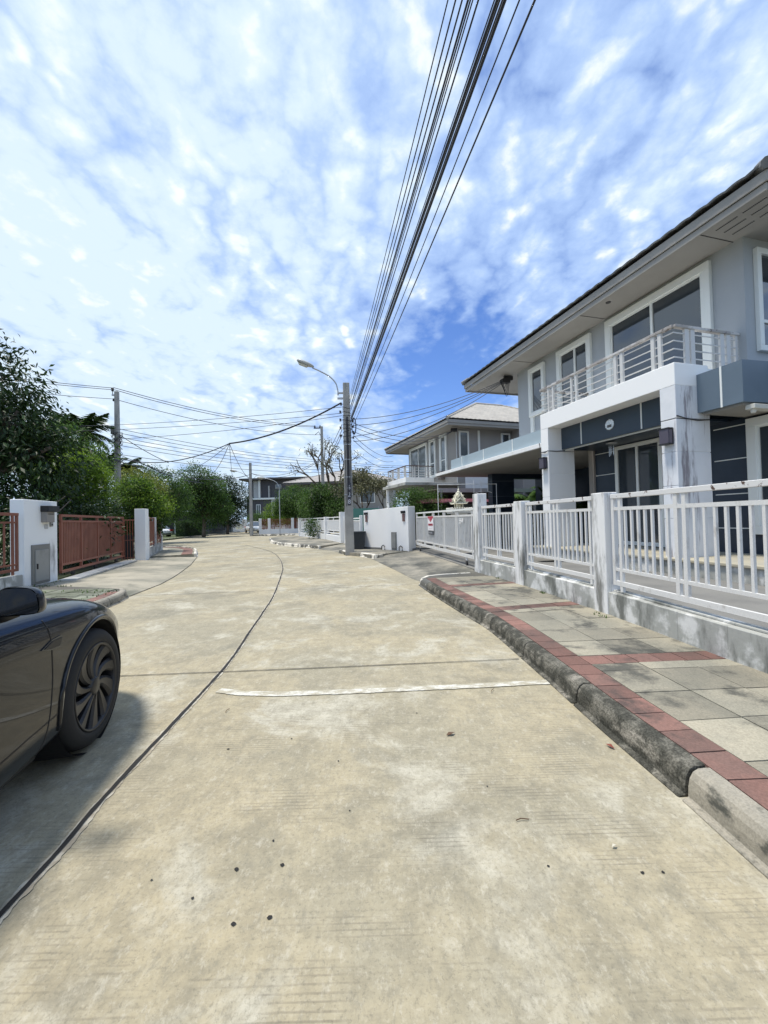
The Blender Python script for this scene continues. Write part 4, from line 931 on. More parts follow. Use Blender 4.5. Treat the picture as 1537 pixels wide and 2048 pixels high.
mb = MB(); mb.box(-.05, .095, -.182, -.170, 1.98, 2.88); pl_ = mb.build('marker_plate', mat('marker_dark', (.05, .05, .065), .6), P1)
for ch, z in (('6', 2.62), ('2', 2.33), ('8', 2.05)):
    q0 = pm(P1) @ Vector((-.035, -.186, z)); xa = pm(P1).to_3x3() @ Vector((1, 0, 0)); lettering('marker_digit', ch, .24, q0, xa, (0, 0, 1), mat('marker_pale', (.55, .57, .62), .6), P1)
CO = thing('cable_coil', 'black oblong coil of spare cable hanging right of the near pole', 'cable coil', (-1.12, 15.9, 5.2))
mb = MB()
for k in range(9):
    r = .075 + .006 * (k % 3); pts = []
    for i in range(25):
        a = 2 * math.pi * i / 24; pts.append((math.cos(a) * r, -.03 + .009 * k, math.sin(a) * (.30 + .012 * (k % 4)) - .05))
    mb.tube(pts, .013, 5, cap=False)
mb.build('coil', M_rubber, CO); mb = MB(); mb.tube([(-.14, 0, .12), (0, 0, .22)], .012, 5); mb.build('tie', M_rubber, CO)
P2 = pole('utility_pole', 'tall concrete pole rising from the garden on the left', -15.95, 24.0, 9.5, .30, .20, 0, recess=False)
mb = MB(); mb.box(-.28, -.05, -.05, .05, 9.25, 9.33); mb.build('bracket', M_metal, P2)
mb = MB(); mb.lathe([(0, -.12), (.08, -.08), (.05, 0), (.09, .06), (0, .14)], Matrix.Translation((-.25, 0, 9.62)), 12); mb.tube([(-.25, 0, 9.3), (-.25, 0, 9.6)], .02, 5); mb.build('insulator', M_black, P2)
mb = MB(); mb.lathe([(0, -.1), (.06, -.06), (.04, 0), (.06, .06), (0, .1)], Matrix.Translation((-.2, 0, 9.0)), 12); mb.build('insulator', M_black, P2)
mb = MB(); mb.box(-.3, -.14, -.15, .12, 6.9, 7.4); mb.build('junction_box', mat('grey_box', (.15, .15, .14), .6), P2)
mb = MB(); rr = random.Random(2)
for k in range(16):
    z = 4.9 + rr.random() * 1.9; a0 = rr.uniform(0, 6.28); q = []
    for i in range(9): q.append((math.cos(a0 + i * .9) * (.16 + .22 * rr.random()), math.sin(a0 + i * .9) * .2, z + math.sin(i) * .22))
    mb.tube(q, .015, 4)
mb.build('cable_tangle', M_rubber, P2)
P3 = pole('utility_pole', 'distant tall concrete pole behind the bare tree', -5.75, 38.0, 10.4, .34, .22, 0, recess=False)
mb = MB(); mb.box(-.75, .1, -.05, .05, 10.2, 10.28); mb.lathe([(0, 0), (.08, .02), (.06, .2), (0, .24)], Matrix.Translation((-.65, 0, 10.28)), 10); mb.lathe([(0, 0), (.08, .02), (.06, .2), (0, .24)], Matrix.Translation((-.15, 0, 10.28)), 10); mb.tube([(-.65, 0, 9.6), (-.3, 0, 9.9), (-.1, 0, 9.5)], .03, 5); mb.build('crossarm', M_black, P3)
P4 = pole('utility_pole', 'distant concrete pole standing at the far street junction', -13.75, 41.4, 7.6, .30, .22, 0, recess=False)
lamp_arm(P4, [(-.15, 0, 5.7), (-.2, 0, 6.0), (-.7, 0, 6.45), (-1.4, 0, 6.75)], (-1.75, 0, 6.82), R(12), 1.1)
LP_ = thing('street_lamp', 'slim grey street lamp with curved arm beside the far red fence', 'street lamp', (-10.95, 42.0, .1))
mb = MB(); mb.tube([(0, 0, 0), (0, 0, 4.6)], .05, 8); pst = mb.build('post', M_metal, LP_)
lamp_arm(LP_, [(0, 0, 4.6), (-.02, 0, 5.0), (-.35, 0, 5.5), (-1.0, 0, 5.8), (-1.6, 0, 5.95)], (-1.9, 0, 5.98), R(5), 1.1)
LP2 = thing('garden_lamp', 'short pale garden lamp post behind the white fence', 'lamp', (-5.95, 33.0, .1))
mb = MB(); mb.tube([(0, 0, 0), (0, 0, 3.3)], .06, 8); mb.build('post', M_white, LP2); mb = MB(); mb.box(-.25, .12, -.1, .1, 3.3, 3.42); mb.build('lamp_head', M_white, LP2)

# bin beside the white wall
BI = thing('litter_bin', 'dark rubbish bin standing between utility pole and white wall', 'bin', (-1.12, 17.6, .12))
mb = MB(); v = []
for (w, z) in ((.21, 0), (.27, .72)): v += [(-w, -w, z), (w, -w, z), (w, w, z), (-w, w, z)]
mb.add(v, [(3, 2, 1, 0), (4, 5, 6, 7), (0, 1, 5, 4), (1, 2, 6, 5), (2, 3, 7, 6), (3, 0, 4, 7)]); mb.build('body', mat('bin_dark', (.025, .03, .035), .5), BI, bev=.02)
mb = MB(); mb.box(-.29, .29, -.29, .29, .72, .78); mb.build('lid', mat('bin_dark', (.025, .03, .035)), BI, bev=.02)

# spirit house
SH = thing('spirit_house', 'small cream spirit house with a golden spire on a white pedestal behind the gate', 'spirit house', (2.55, 13.6, .40), R(8)); SH.scale = (.82, .82, .82)
M_cream = mat('cream_gilt', (.68, .66, .54), .5, col2=(.55, .52, .40), scale=14); M_crw = mat('cream_white', (.75, .73, .66), .6)
mb = MB(); mb.box(-.16, .16, -.16, .16, 0, 1.25); mb.box(-.26, .26, -.26, .26, 0, .18); mb.build('pedestal', M_crw, SH, bev=.01)
mb = MB(); mb.prism([(-.27, -.27), (.27, -.27), (.27, .27), (-.27, .27)], 1.25, 1.38); mb.box(-.40, .40, -.40, .40, 1.38, 1.44); mb.box(-.44, .44, -.44, .44, 1.44, 1.48); mb.build('platform', M_crw, SH, bev=.006)
mb = MB()
for i in range(9):
    t_ = -.40 + .1 * i
    for (x, y) in ((t_, -.41), (t_, .41), (-.41, t_), (.41, t_)): mb.lathe([(.012, 1.48), (.03, 1.52), (.012, 1.57), (.028, 1.60), (0, 1.63)], Matrix.Translation((x, y, 0)), 6)
mb.build('balustrade', M_crw, SH)
mb = MB()
for x in (-.13, .13):
    for y in (-.13, .13): mb.tube([(x, y, 1.48), (x, y, 1.80)], .025, 6)
mb.box(-.08, .08, .0, .12, 1.48, 1.78); mb.build('shrine_columns', M_cream, SH)
rf = MB()
for (s_, z, h_) in ((.26, 1.78, .26), (.19, 1.93, .24), (.13, 2.06, .20)):
    for rot in (0, 1):
        pr = [(-s_, z), (0, z + h_), (s_, z), (s_ * .8, z - .01), (0, z + h_ - .06), (-s_ * .8, z - .01)]
        v = []
        for dd in (-s_ * .95, s_ * .95):
            for (p, q) in pr: v.append((p, dd, q) if rot == 0 else (dd, p, q))
        n = len(pr); f = [(i, (i + 1) % n, n + (i + 1) % n, n + i) for i in range(n)] + [tuple(range(n)), tuple(range(2 * n - 1, n - 1, -1))]; rf.add(v, f)
        for sg in (-1, 1):
            for dd in (-s_ * .95, s_ * .95):
                c_ = (sg * s_, dd, z) if rot == 0 else (dd, sg * s_, z); o_ = (sg * (s_ + .07), dd, z + .09) if rot == 0 else (dd, sg * (s_ + .07), z + .09); rf.tube([c_, o_], [.022, .004], 5)
rf.build('shrine_roof', M_cream, SH)
mb = MB(); mb.lathe([(.09, 2.15), (.07, 2.24), (.075, 2.27), (.04, 2.32), (.045, 2.35), (.015, 2.42), (0, 2.56)], n=10); mb.build('spire', M_cream, SH)
# ---------------------------------------------------------------- vegetation
LM_dark = leafmat('leaf_dark', (.006, .016, .005), (.040, .078, .020), .16, .42)
LM_mid = leafmat('leaf_mid', (.016, .042, .009), (.10, .18, .036), .30)
LM_lime = leafmat('leaf_lime', (.030, .075, .008), (.20, .30, .030), .38)
LM_yel = leafmat('leaf_yellow_green', (.05, .08, .012), (.26, .29, .06), .35)
LM_olive = leafmat('leaf_olive', (.05, .055, .03), (.17, .17, .09), .25)
LM_hedge = leafmat('leaf_hedge', (.02, .05, .012), (.075, .13, .03), .2)
def leaves(blobs, n, size, seed, m, name, parent, aspect=.42, clump=14, spread=1.0, droop=.35, shell=.55, up=.25, cspread=.42, fold=.25, gap=.0):
    """leaf-sized folded blades gathered in clumps through the blobs (x,y,z,rx,ry,rz)"""
    rg = np.random.default_rng(seed); B = np.array(blobs, float); vol = B[:, 3] * B[:, 4] * B[:, 5]; pr = vol ** .75; pr /= pr.sum()
    nc = max(int(n / clump), 1); k = rg.choice(len(B), nc, p=pr)
    d = rg.normal(size=(nc, 3)); d /= np.linalg.norm(d, axis=1)[:, None]; r = shell + (1 - shell) * rg.random(nc) ** .6
    r *= 1 + .16 * np.sin(d[:, 0] * 5 + seed) * np.cos(d[:, 2] * 4 + d[:, 1] * 3 + seed * 2)
    cc = B[k, :3] + d * B[k, 3:] * r[:, None]
    if gap: keep = (np.sin(cc[:, 0] * 2.3 + seed) + np.cos(cc[:, 2] * 2.7 + cc[:, 1] * 1.9)) > -2 + gap; cc = cc[keep]; d = d[keep]; nc = len(cc)
    idx = np.repeat(np.arange(nc), clump); c0 = cc[idx]; od = d[idx]; N_ = len(idx)
    cs = cspread * size * 3.2 * spread
    pos = c0 + rg.normal(size=(N_, 3)) * cs * np.array([1, 1, .65])
    dirv = od * .9 + rg.normal(size=(N_, 3)) * .75; dirv[:, 2] -= droop; dirv /= np.linalg.norm(dirv, axis=1)[:, None]
    nrm = rg.normal(size=(N_, 3)) * .6 + np.array([0, 0, .8]) + od * up; side = np.cross(dirv, nrm); side /= np.linalg.norm(side, axis=1)[:, None] + 1e-9
    nn = np.cross(side, dirv); L_ = size * rg.uniform(.65, 1.25, N_)[:, None]; w = L_ * aspect * .5
    a = pos; mid = pos + dirv * L_ * .45; tip = pos + dirv * L_ - np.array([0, 0, 1.]) * L_ * .12
    l = mid + side * w + nn * w * fold; rr_ = mid - side * w + nn * w * fold
    V = np.stack([a, l, tip, rr_], 1).reshape(-1, 3); me = bpy.data.meshes.new(name)
    me.vertices.add(len(V)); me.vertices.foreach_set('co', V.ravel())
    i = np.arange(N_) * 4; T = np.stack([i, i + 1, i + 2, i, i + 2, i + 3], 1).reshape(-1)
    me.loops.add(len(T)); me.loops.foreach_set('vertex_index', T.astype(np.int32)); npoly = len(T) // 3
    me.polygons.add(npoly); me.polygons.foreach_set('loop_start', (np.arange(npoly) * 3).astype(np.int32)); me.polygons.foreach_set('loop_total', np.full(npoly, 3, np.int32))
    me.update(calc_edges=True); me.materials.append(m); o = bpy.data.objects.new(name, me); C.objects.link(o); o.parent = parent; return o
def limbs(base, tips, r0, r1, seed, m=M_bark, parent=None, name='trunk', fork=None, jit=.12, world=False):
    rnd = random.Random(seed); mb = MB(); base = Vector(base); fork = Vector(fork) if fork else base + Vector((0, 0, 1.2))
    P = [base.lerp(fork, k / 4) + Vector((rnd.uniform(-.04, .04), rnd.uniform(-.04, .04), 0)) for k in range(5)]; mb.tube(P, [r0 - (r0 * .3) * k / 4 for k in range(5)], 9)
    for tp in tips:
        tp = Vector(tp); n = 5; Q = [fork.lerp(tp, k / n) + Vector([rnd.uniform(-jit, jit) * (0 < k < n) for _ in range(3)]) for k in range(n + 1)]
        mb.tube(Q, [r0 * .55 + (r1 - r0 * .55) * k / n for k in range(n + 1)], 6)
        for k in range(2, n):
            for _ in range(2):
                t2 = Q[k] + Vector((rnd.uniform(-1, 1), rnd.uniform(-1, 1), rnd.uniform(-.1, .9))) * (tp - fork).length * .28; mb.tube([Q[k], Q[k].lerp(t2, .5) + Vector((0, 0, .05)), t2], [r1 * 1.3, r1, r1 * .5], 5)
    return mb.build(name, m, parent, smooth=True)
def tree(label, cat, x, y, blobs, n, size, m, seed, r=.12, name='tree', z0=.1, fork=1.2, group=None, extra=None, **k):
    t = thing(name, label, cat, (x, y, z0), 0, group)
    lb = [(b[0] - x, b[1] - y, b[2] - z0, b[3], b[4], b[5]) for b in blobs]
    tips = [(b[0] + q * b[3] * .4, b[1], b[2] + b[5] * .35) for b in lb for q in (-1, .6)]
    limbs((0, 0, -.05), tips, r, r * .18, seed, parent=t, fork=(0.05, 0, fork))
    leaves(lb, n, size, seed, m, 'crown', t, **k)
    if extra:
        for j, (bl, nn_, sz, mm, kw) in enumerate(extra): leaves([(b[0] - x, b[1] - y, b[2] - z0, b[3], b[4], b[5]) for b in bl], nn_, sz, seed + 50 + j, mm, 'crown', t, **kw)
    return t
tree('big dark broadleaf tree overhanging the fence at the left edge', 'tree', -12.6, 11.8,
     [(-12.4, 12.0, 5.6, 1.7, 1.8, 1.7), (-11.2, 11.9, 4.5, 1.35, 1.5, 1.15), (-10.3, 12.1, 3.5, 1.0, 1.3, .95), (-13.4, 12.2, 4.2, 2.2, 2, 2.1), (-11.6, 12.2, 3.0, 1.9, 1.6, 1.5), (-14.5, 12.0, 5.6, 2.2, 2, 2.3)],
     26000, .19, LM_dark, 5, r=.24, fork=2.2, clump=9, droop=.75, aspect=.36, cspread=.36, shell=.45, gap=.35)
tree('dark leafy shrub filling the shade behind the red gate', 'shrub', -11.2, 13.6,
     [(-11.0, 13.4, 1.6, 1.5, 1.3, 1.4), (-9.9, 13.0, 1.3, .9, 1.2, 1.1), (-12.6, 12.0, 1.6, 1.6, 1.3, 1.5), (-11.2, 15.2, 1.3, .9, 1.2, 1.1), (-9.3, 10.6, 1.2, .8, 1.0, 1.1)], 14000, .14, LM_dark, 9, name='shrub', fork=.6, shell=.3, clump=10)
tree('bright lime green bamboo-like clump behind the red gate', 'bamboo', -11.9, 15.6,
     [(-12.0, 15.6, 3.45, .8, 1.1, .95), (-11.5, 15.8, 3.1, .45, .8, .75), (-12.5, 15.4, 3.7, .8, 1.0, .75), (-12.0, 15.6, 2.3, .9, 1.1, 1.2)], 22000, .15, LM_lime, 13, name='bamboo', r=.07, fork=1.2, aspect=.2, clump=12, droop=.5, shell=.4)
tree('olive green mango tree rising behind the big dark tree', 'tree', -14.7, 19.0,
     [(-15.4, 19.0, 5.4, 1.2, 1.3, 1.0), (-14.4, 19.2, 4.7, 1.0, 1.2, .9), (-16.5, 19, 5.4, 1.4, 1.4, 1.3), (-15.3, 19.2, 3.9, 1.7, 1.4, 1.4)], 12000, .20, LM_mid, 17, r=.15, fork=2.6, droop=.6, aspect=.3)
def palm(label, x, y, h, n, L_, seed, m, droop=.9, name='palm_tree', trunk=.13, w=.07, up=1.0, cat='palm', z0=.1):
    rnd = random.Random(seed); t = thing(name, label, cat, (x, y, z0))
    if trunk: mb = MB(); mb.tube([(.1 * math.sin(k * .7), 0, h * k / 8) for k in range(9)], [trunk * (1 - .04 * k) for k in range(9)], 8); mb.build('trunk', M_bark, t, smooth=True)
    mb = MB(); top = Vector((.1 * math.sin(5.6), 0, h)); nst = 16
    for f_ in range(n):
        a = f_ * 2.399 + rnd.random() * .4; el = rnd.uniform(.1, 1.25); d = Vector((math.cos(a), math.sin(a), 0)); side = Vector((-d.y, d.x, 0)); ps = []
        for k in range(nst + 1):
            s = k / nst; ps.append(top + d * (L_ * s * math.cos(el * .6)) + Vector((0, 0, L_ * (math.sin(el) * up * s - droop * .62 * s * s * (1.3 - .5 * el)))))
        mb.tube(ps, [.02 * (1 - .8 * k / nst) + .003 for k in range(nst + 1)], 4)
        for k in range(2, nst + 1):
            ll = L_ * .30 * math.sin(math.pi * (.12 + .85 * k / nst)) + .05; dd = (ps[k] - ps[k - 1]).normalized()
            for sg in (-1, 1):
                for q in (0, .5):
                    b = ps[k - 1].lerp(ps[k], q); e_ = (side * sg * .8 + dd * .55 + Vector((0, 0, -.30 - .3 * rnd.random()))).normalized() * ll; wv = dd * w * .5
                    mb.add([b - wv, b + wv, b + e_ * .6 + wv * .7, b + e_, b + e_ * .6 - wv * .7], [(0, 1, 2, 3, 4)])
    mb.build('fronds', m, t); return t
palm('dark palm crown showing above the left trees', -16.9, 22.5, 6.6, 16, 2.0, 3, LM_dark, w=.10)
palm('thin dark palm just behind the left concrete pole', -17.9, 27.5, 5.2, 13, 1.7, 8, LM_dark, w=.09, droop=1.1)
palm('second dark palm low beside the left concrete pole', -19.4, 28.0, 5.6, 12, 1.7, 12, LM_dark, w=.09)
tree('yellow green feathery tree right of the left concrete pole', 'tree', -15.9, 25.8,
     [(-16.1, 25.8, 4.1, 1.2, 1.1, 1.05), (-15.2, 26, 3.6, 1.0, 1, 1.0), (-16.6, 25.8, 2.9, 1.2, 1.1, 1.3)], 9000, .14, LM_yel, 21, r=.08, fork=1.2, aspect=.3)
tree('glossy green shrub over the far red fence', 'shrub', -11.6, 18.6,
     [(-11.7, 18.7, 2.3, 1.15, 1.1, 1.2), (-10.95, 18.9, 1.8, .65, .7, .9), (-12.2, 18.7, 1.5, .7, .8, .9), (-11.5, 18.6, 3.1, .6, .6, .5)], 13000, .12, LM_mid, 25, name='shrub', r=.06, fork=.7, extra=[([(-11.4, 18.5, 2.9, .9, .8, .7), (-10.7, 18.6, 2.3, .8, .7, .6)], 3500, .12, LM_lime, {})])
tree('mid green tree beyond the glossy shrub', 'tree', -17.2, 30.0,
     [(-18.2, 30, 4.3, 1.7, 1.6, 1.7), (-16.8, 30.3, 4.1, 1.6, 1.5, 1.7), (-15.7, 30.4, 3.3, 1.1, 1.3, 1.4), (-17.3, 30, 2.6, 2.3, 1.5, 1.4)], 15000, .17, LM_mid, 29, r=.13, fork=2.0, shell=.4)
tree('large round dark green tree standing over the hedge', 'tree', -18.3, 40.5,
     [(-18.9, 40.5, 5.9, 1.7, 1.7, 1.6), (-17.6, 40.8, 4.8, 1.6, 1.6, 1.6), (-19.9, 40.6, 4.4, 1.5, 1.5, 1.7), (-18.5, 40.5, 3.3, 2.3, 1.8, 1.5), (-16.7, 41, 2.9, 1.2, 1.1, 1.1), (-18.3, 41.2, 2.0, 2.0, 1.2, 1.1)], 20000, .19, LM_mid, 33, r=.2, fork=2.0, shell=.5, clump=16, extra=[([(-18.5, 40.3, 4.4, 1.6, 1.4, 1.8)], 5000, .19, LM_dark, {})])
tree('dark spreading tree left of the junction pole', 'tree', -19.6, 50.0,
     [(-20.2, 50, 5.9, 2.0, 1.8, 1.7), (-18.4, 50.2, 4.9, 1.6, 1.6, 1.6), (-20.4, 50, 4.0, 2.2, 1.8, 1.7), (-18.6, 50, 3.2, 1.7, 1.5, 1.4), (-19.6, 50.4, 2.2, 2.0, 1.3, 1.2)], 15000, .22, LM_dark, 37, r=.2, fork=2.2, shell=.5)
tree('ball-shaped clipped green tree behind the far red fence', 'tree', -9.9, 44.6,
     [(-9.9, 44.6, 3.7, 2.1, 1.9, 1.75), (-8.9, 44.5, 3.2, 1.7, 1.7, 1.3), (-10.9, 44.5, 3.0, 1.4, 1.5, 1.1)], 18000, .17, LM_mid, 41, r=.14, fork=2.0, shell=.6, clump=18)
tree('light green low shrub under the dark modern building', 'shrub', -14.3, 52.0,
     [(-14.3, 52, 2.6, 1.1, 1, 1.5), (-13.0, 51.5, 2.1, 1.2, 1, 1.1), (-11.8, 50.5, 1.9, 1.0, 1, .9)], 7000, .18, LM_lime, 45, name='shrub', r=.06, fork=.8)
tree('small round bushes beside the white street-end fence', 'shrub', -18.0, 60.0,
     [(-19.6, 60.5, 2.0, .9, .8, .9), (-17.9, 60.2, 1.9, .9, .9, .9)], 3500, .18, LM_mid, 47, name='shrub', r=.05, fork=.8)
tree('shady green tree leaning over the bright white fence', 'tree', -4.6, 31.0,
     [(-4.9, 31.5, 3.4, 1.1, 1.1, .9), (-3.8, 30.8, 3.0, 1.1, 1.1, 1.1), (-5.0, 31.2, 2.4, 1.3, 1.1, 1.1), (-3.3, 29.5, 2.0, .9, .9, 1.0), (-6.2, 33.2, 2.6, 1.0, 1, 1.2)], 15000, .15, LM_mid, 49, r=.11, fork=1.6, shell=.4, droop=.6, extra=[([(-4.2, 30.8, 3.0, 1.6, 1, 1.2)], 3500, .15, LM_dark, {})])
def bare(label, x, y, z, seed, R0, spread, n, leafn, lm, leafs, flat_=.8, stub=True):
    rnd = random.Random(seed); t = thing('tree', label, 'tree', (x, y, .1)); mb = MB(); pts = []
    def br(p, d, L_, r, dep):
        q = p + d * L_; mid = p.lerp(q, .5) + Vector([rnd.uniform(-.08, .08) * L_ for _ in range(3)]); mb.tube([p, mid, q], [r, r * .85, r * .72], 6)
        if dep == 0: pts.append(q); mb.tube([q, q + d * .06], [r * .9, r * .5], 6); return
        for _ in range(2 if rnd.random() < .55 else 3):
            nd = (d + Vector((rnd.uniform(-1, 1) * spread, rnd.uniform(-1, 1) * spread, rnd.uniform(-.25, .6) * flat_))).normalized(); br(q, nd, L_ * rnd.uniform(.62, .86), r * .66, dep - 1)
    br(Vector((0, 0, 0)), Vector((.05, 0, 1)), z, R0, n); mb.build('trunk', M_bark, t, smooth=True)
    sel = [p for p in pts]; bl = [(p.x, p.y, p.z, .35, .35, .25) for p in sel]
    if leafn: leaves(bl, leafn, leafs, seed, lm, 'crown', t, clump=6, shell=.1)
    return t
bare('pruned nearly leafless tree with stubby dark branches beside the far pole', -5.0, 35.4, 2.7, 22, .20, .85, 4, 600, LM_olive, .20)
bare('sparse frangipani tree right of the near utility pole', -1.6, 28.5, 1.5, 22, .11, .8, 4, 2600, LM_olive, .20)
bare('small bare-limbed tree in front of the neighbour wall', .35, 30.5, 1.4, 31, .09, .8, 4, 2000, LM_olive, .19)
tree('feathery green bush between white wall and second house', 'shrub', 1.75, 18.2,
     [(1.1, 18.2, 2.0, .75, .8, .75), (1.95, 18.0, 1.9, .8, .8, .8), (1.45, 18.3, 2.45, .35, .4, .35), (2.35, 18.1, 1.5, .5, .7, .7), (.9, 18.2, 1.3, .7, .6, .7)], 13000, .10, LM_mid, 53, name='shrub', r=.05, fork=.6, z0=.2, shell=.35, aspect=.3)
palm('banana-like palm fronds seen through the porch opening', 7.35, 15.7, 1.1, 9, 1.5, 61, LM_mid, trunk=.09, w=.10, droop=.6, z0=.28, cat='palm', up=1.15)
palm('wide fern palm behind the carport column', 7.6, 20.3, 1.9, 9, 1.7, 66, LM_mid, trunk=.09, w=.10, droop=.9, z0=.28)
tree('low bush inside the near garden behind the carport', 'shrub', 5.3, 19.6, [(5.3, 19.6, 1.2, .8, .6, .8), (6.4, 19.6, 1.1, .8, .6, .7)], 4000, .12, LM_mid, 71, name='shrub', r=.04, fork=.5, z0=.28)
# clipped hedge
HG = thing('hedge', 'clipped dense green hedge along the far pavement', 'hedge', (-21.3, 42.5, .1))
hb = []
ha, hbb = Vector((-20.95, 41.1)), Vector((-20.8, 45.4))
mb = MB(); mb.seg(ha, hbb, 1.0, .1, 1.55); mb.build('core', mat('hedge_core', (.012, .025, .008), .95), HG, world=True)
for k in range(26):
    p = ha.lerp(hbb, k / 25)
    for z in (.4, .95, 1.4): hb.append((p.x + 21.3, p.y - 42.5, z - .1, .60, .35, .30))
leaves(hb, 26000, .09, 77, LM_hedge, 'foliage', HG, clump=10, shell=.75, droop=0)
# plants in small places: weeds on the left pavement, shrub in the white fence
wd = MB()
def weeds(pts, n, h, seed, name, label, mm):
    rg = random.Random(seed); mb = MB()
    for _ in range(n):
        p = rg.choice(pts); x = p[0] + rg.uniform(-p[2], p[2]); y = p[1] + rg.uniform(-p[3], p[3]); z = .14 if len(p) < 5 else p[4]
        for _ in range(4):
            a = rg.uniform(0, 6.28); l = h * rg.uniform(.4, 1); d = Vector((math.cos(a), math.sin(a), 0)); w = Vector((-d.y, d.x, 0)) * l * .12
            b = Vector((x, y, z)); mb.add([b - w, b + w, b + d * l * .4 + Vector((0, 0, l * .8))], [(0, 1, 2)])
    o = mb.build(name, mm, None); return tag(o, label, 'weeds', kind='stuff')
weeds([(-5.5, 7.7, .3, .15), (-6.3, 7.8, .5, .12), (-7.45, 8.6, .25, .25), (-7.0, 8.5, .4, .06), (-5.2, 7.4, .1, .3), (-6.2, 6.9, 1, .03), (-6.0, 6.1, 1.0, .03), (-7.75, 9.6, .06, .3, .1)], 130, .06, 4, 'weeds', 'small weeds growing between the left pavers and along the wall', LM_mid)
weeds([(2.26, 8.1, .03, .06), (2.52, 6.45, .03, .05), (2.62, 4.9, .05, .2)], 26, .07, 6, 'weeds', 'tiny weeds at the foot of the right low wall', LM_mid)
tree('small dark potted shrub growing through the white fence', 'shrub', -5.15, 28.6, [(-5.15, 28.6, .9, .42, .4, .6)], 1600, .11, LM_mid, 91, name='shrub', r=.03, fork=.3, z0=.14)
# fallen leaves and twigs on the concrete
def fallen(name, label, x, y, z, s, rz, col, twig=False):
    mb = MB()
    if twig: mb.tube([(-s, 0, .004), (-.2 * s, .12 * s, .008), (s, -.05 * s, .004)], .0022, 4)
    else: mb.add([(-s, 0, .004), (-.2 * s, .45 * s, .012), (s, .1 * s, .006), (.1 * s, -.4 * s, .014), (-.4 * s, -.3 * s, .005)], [(0, 3, 1), (0, 4, 3), (1, 3, 2)])
    o = mb.build(name, mat(name + '_' + col[0], col[1], .8)); o.location = (x, y, z); o.rotation_euler = (0, 0, rz); tag(o, label, 'leaf' if not twig else 'twig'); return o
BR = ('brown', (.10, .055, .03)); RD = ('red', (.20, .05, .03))
fallen('fallen_leaf', 'dry brown leaf on the concrete below the white line', .395, 2.60, .004, .035, .4, BR)
fallen('fallen_leaf', 'reddish leaf lying on the grey pavers', 1.98, 2.06, .152, .035, 1.2, RD)
fallen('fallen_leaf', 'curled brown leaf against the kerb foot', 1.32, 2.42, .004, .03, 2.0, RD)
fallen('fallen_leaf', 'small pale leaf on the road near the kerb', .93, 1.70, .004, .014, .3, ('pale', (.5, .47, .38)))
fallen('fallen_twig', 'thin dark twig on the near concrete', .60, 1.86, .004, .03, .1, BR, True)
fallen('fallen_twig', 'short twig lying on the white painted line', .83, 3.22, .008, .04, 1.1, BR, True)
fallen('fallen_twig', 'tiny twig left of the centre joint', -1.2, 3.0, .004, .03, 1.5, BR, True)

# ---------------------------------------------------------------- buildings far off
B1 = thing('building', 'dark flat-roofed modern house with grey panels at the end of the street', 'building', (-25.0, 72.0, 0), R(-4))
M_dkwall = mat('charcoal_wall', (.070, .068, .075), .8); M_ltwall = mat('light_grey_wall', (.40, .40, .39), .8)
def bx(par, nm, m, *a, **k): mb = MB(); mb.box(*a); return mb.build(nm, m, par, **k)
bx(B1, 'upper_wall', M_dkwall, .6, 11.6, .2, 9, 5.75, 8.9); bx(B1, 'ground_wall', M_ltwall, 4.9, 9.6, -.2, 9, .1, 5.45); bx(B1, 'side_wall', M_dkwall, .3, 4.9, 0, 9, .1, 5.45)
bx(B1, 'roof', mat('dark_roof', (.05, .045, .045), .7), -.6, 12.4, -1.0, 10, 8.95, 9.25); bx(B1, 'floor_band', M_frame, .0, 9.9, -.35, 9, 5.45, 5.75)
bx(B1, 'light_panel', M_ltwall, 1.6, 2.6, .05, .2, 5.8, 8.9); bx(B1, 'fin', M_frame, 2.65, 2.9, -.3, .2, 5.8, 8.9); bx(B1, 'fin', M_ltwall, 4.4, 4.6, -.2, .2, 5.8, 7.9)
for (x0, x1, z0, z1) in ((5.6, 6.7, 7.4, 8.1), (8.9, 9.9, 7.4, 8.3)):
    w_ = bx(B1, 'window', M_ltwall, x0, x1, .1, .2, z0, z1); bx(B1, 'glass', M_glass2, x0 + .12, x1 - .12, .06, .1, z0 + .12, z1 - .12).parent = w_
for (x0, x1, z0, z1) in ((5.3, 7.9, 3.0, 4.5), (2.1, 2.9, 2.8, 4.6)):
    w_ = bx(B1, 'window', M_frame, x0, x1, -.3 if x0 > 4 else -.1, -.2 if x0 > 4 else 0, z0, z1); y_ = -.34 if x0 > 4 else -.14
    for k in range(2): h_ = (x1 - x0 - .3) / 2; bx(B1, 'glass', M_glass2, x0 + .1 + k * (h_ + .1), x0 + .1 + k * (h_ + .1) + h_, y_, y_ + .04, z0 + .1, z1 - .1).parent = w_
B2 = thing('house', 'grey two-storey house with a white balcony half hidden by the trees behind the hedge', 'house', (-31.0, 50.0, 0), R(-4))
bx(B2, 'wall', mat('plain_grey', (.24, .24, .235), .8), 0, 7.0, 1.5, 9, .1, 5.6); bx(B2, 'balcony_slab', M_frame, -.4, 7.4, -1.0, 1.5, 2.9, 3.2); bx(B2, 'roof', M_roofdark, -.8, 7.8, .4, 10, 5.6, 5.85)
bx(B2, 'column', M_ltwall, .6, 1.0, -.8, -.4, .1, 2.9); bx(B2, 'carport', M_black, 1.2, 6.8, 1.2, 1.5, .1, 2.8)  # carport is a flat black panel, painting the shade under the balcony
for x0 in (1.0, 3.2, 5.2):
    w_ = bx(B2, 'window', M_frame, x0, x0 + 1.2, 1.42, 1.5, 3.4, 5.2); bx(B2, 'glass', M_glass2, x0 + .1, x0 + 1.1, 1.38, 1.42, 3.5, 5.1).parent = w_
mb = MB()
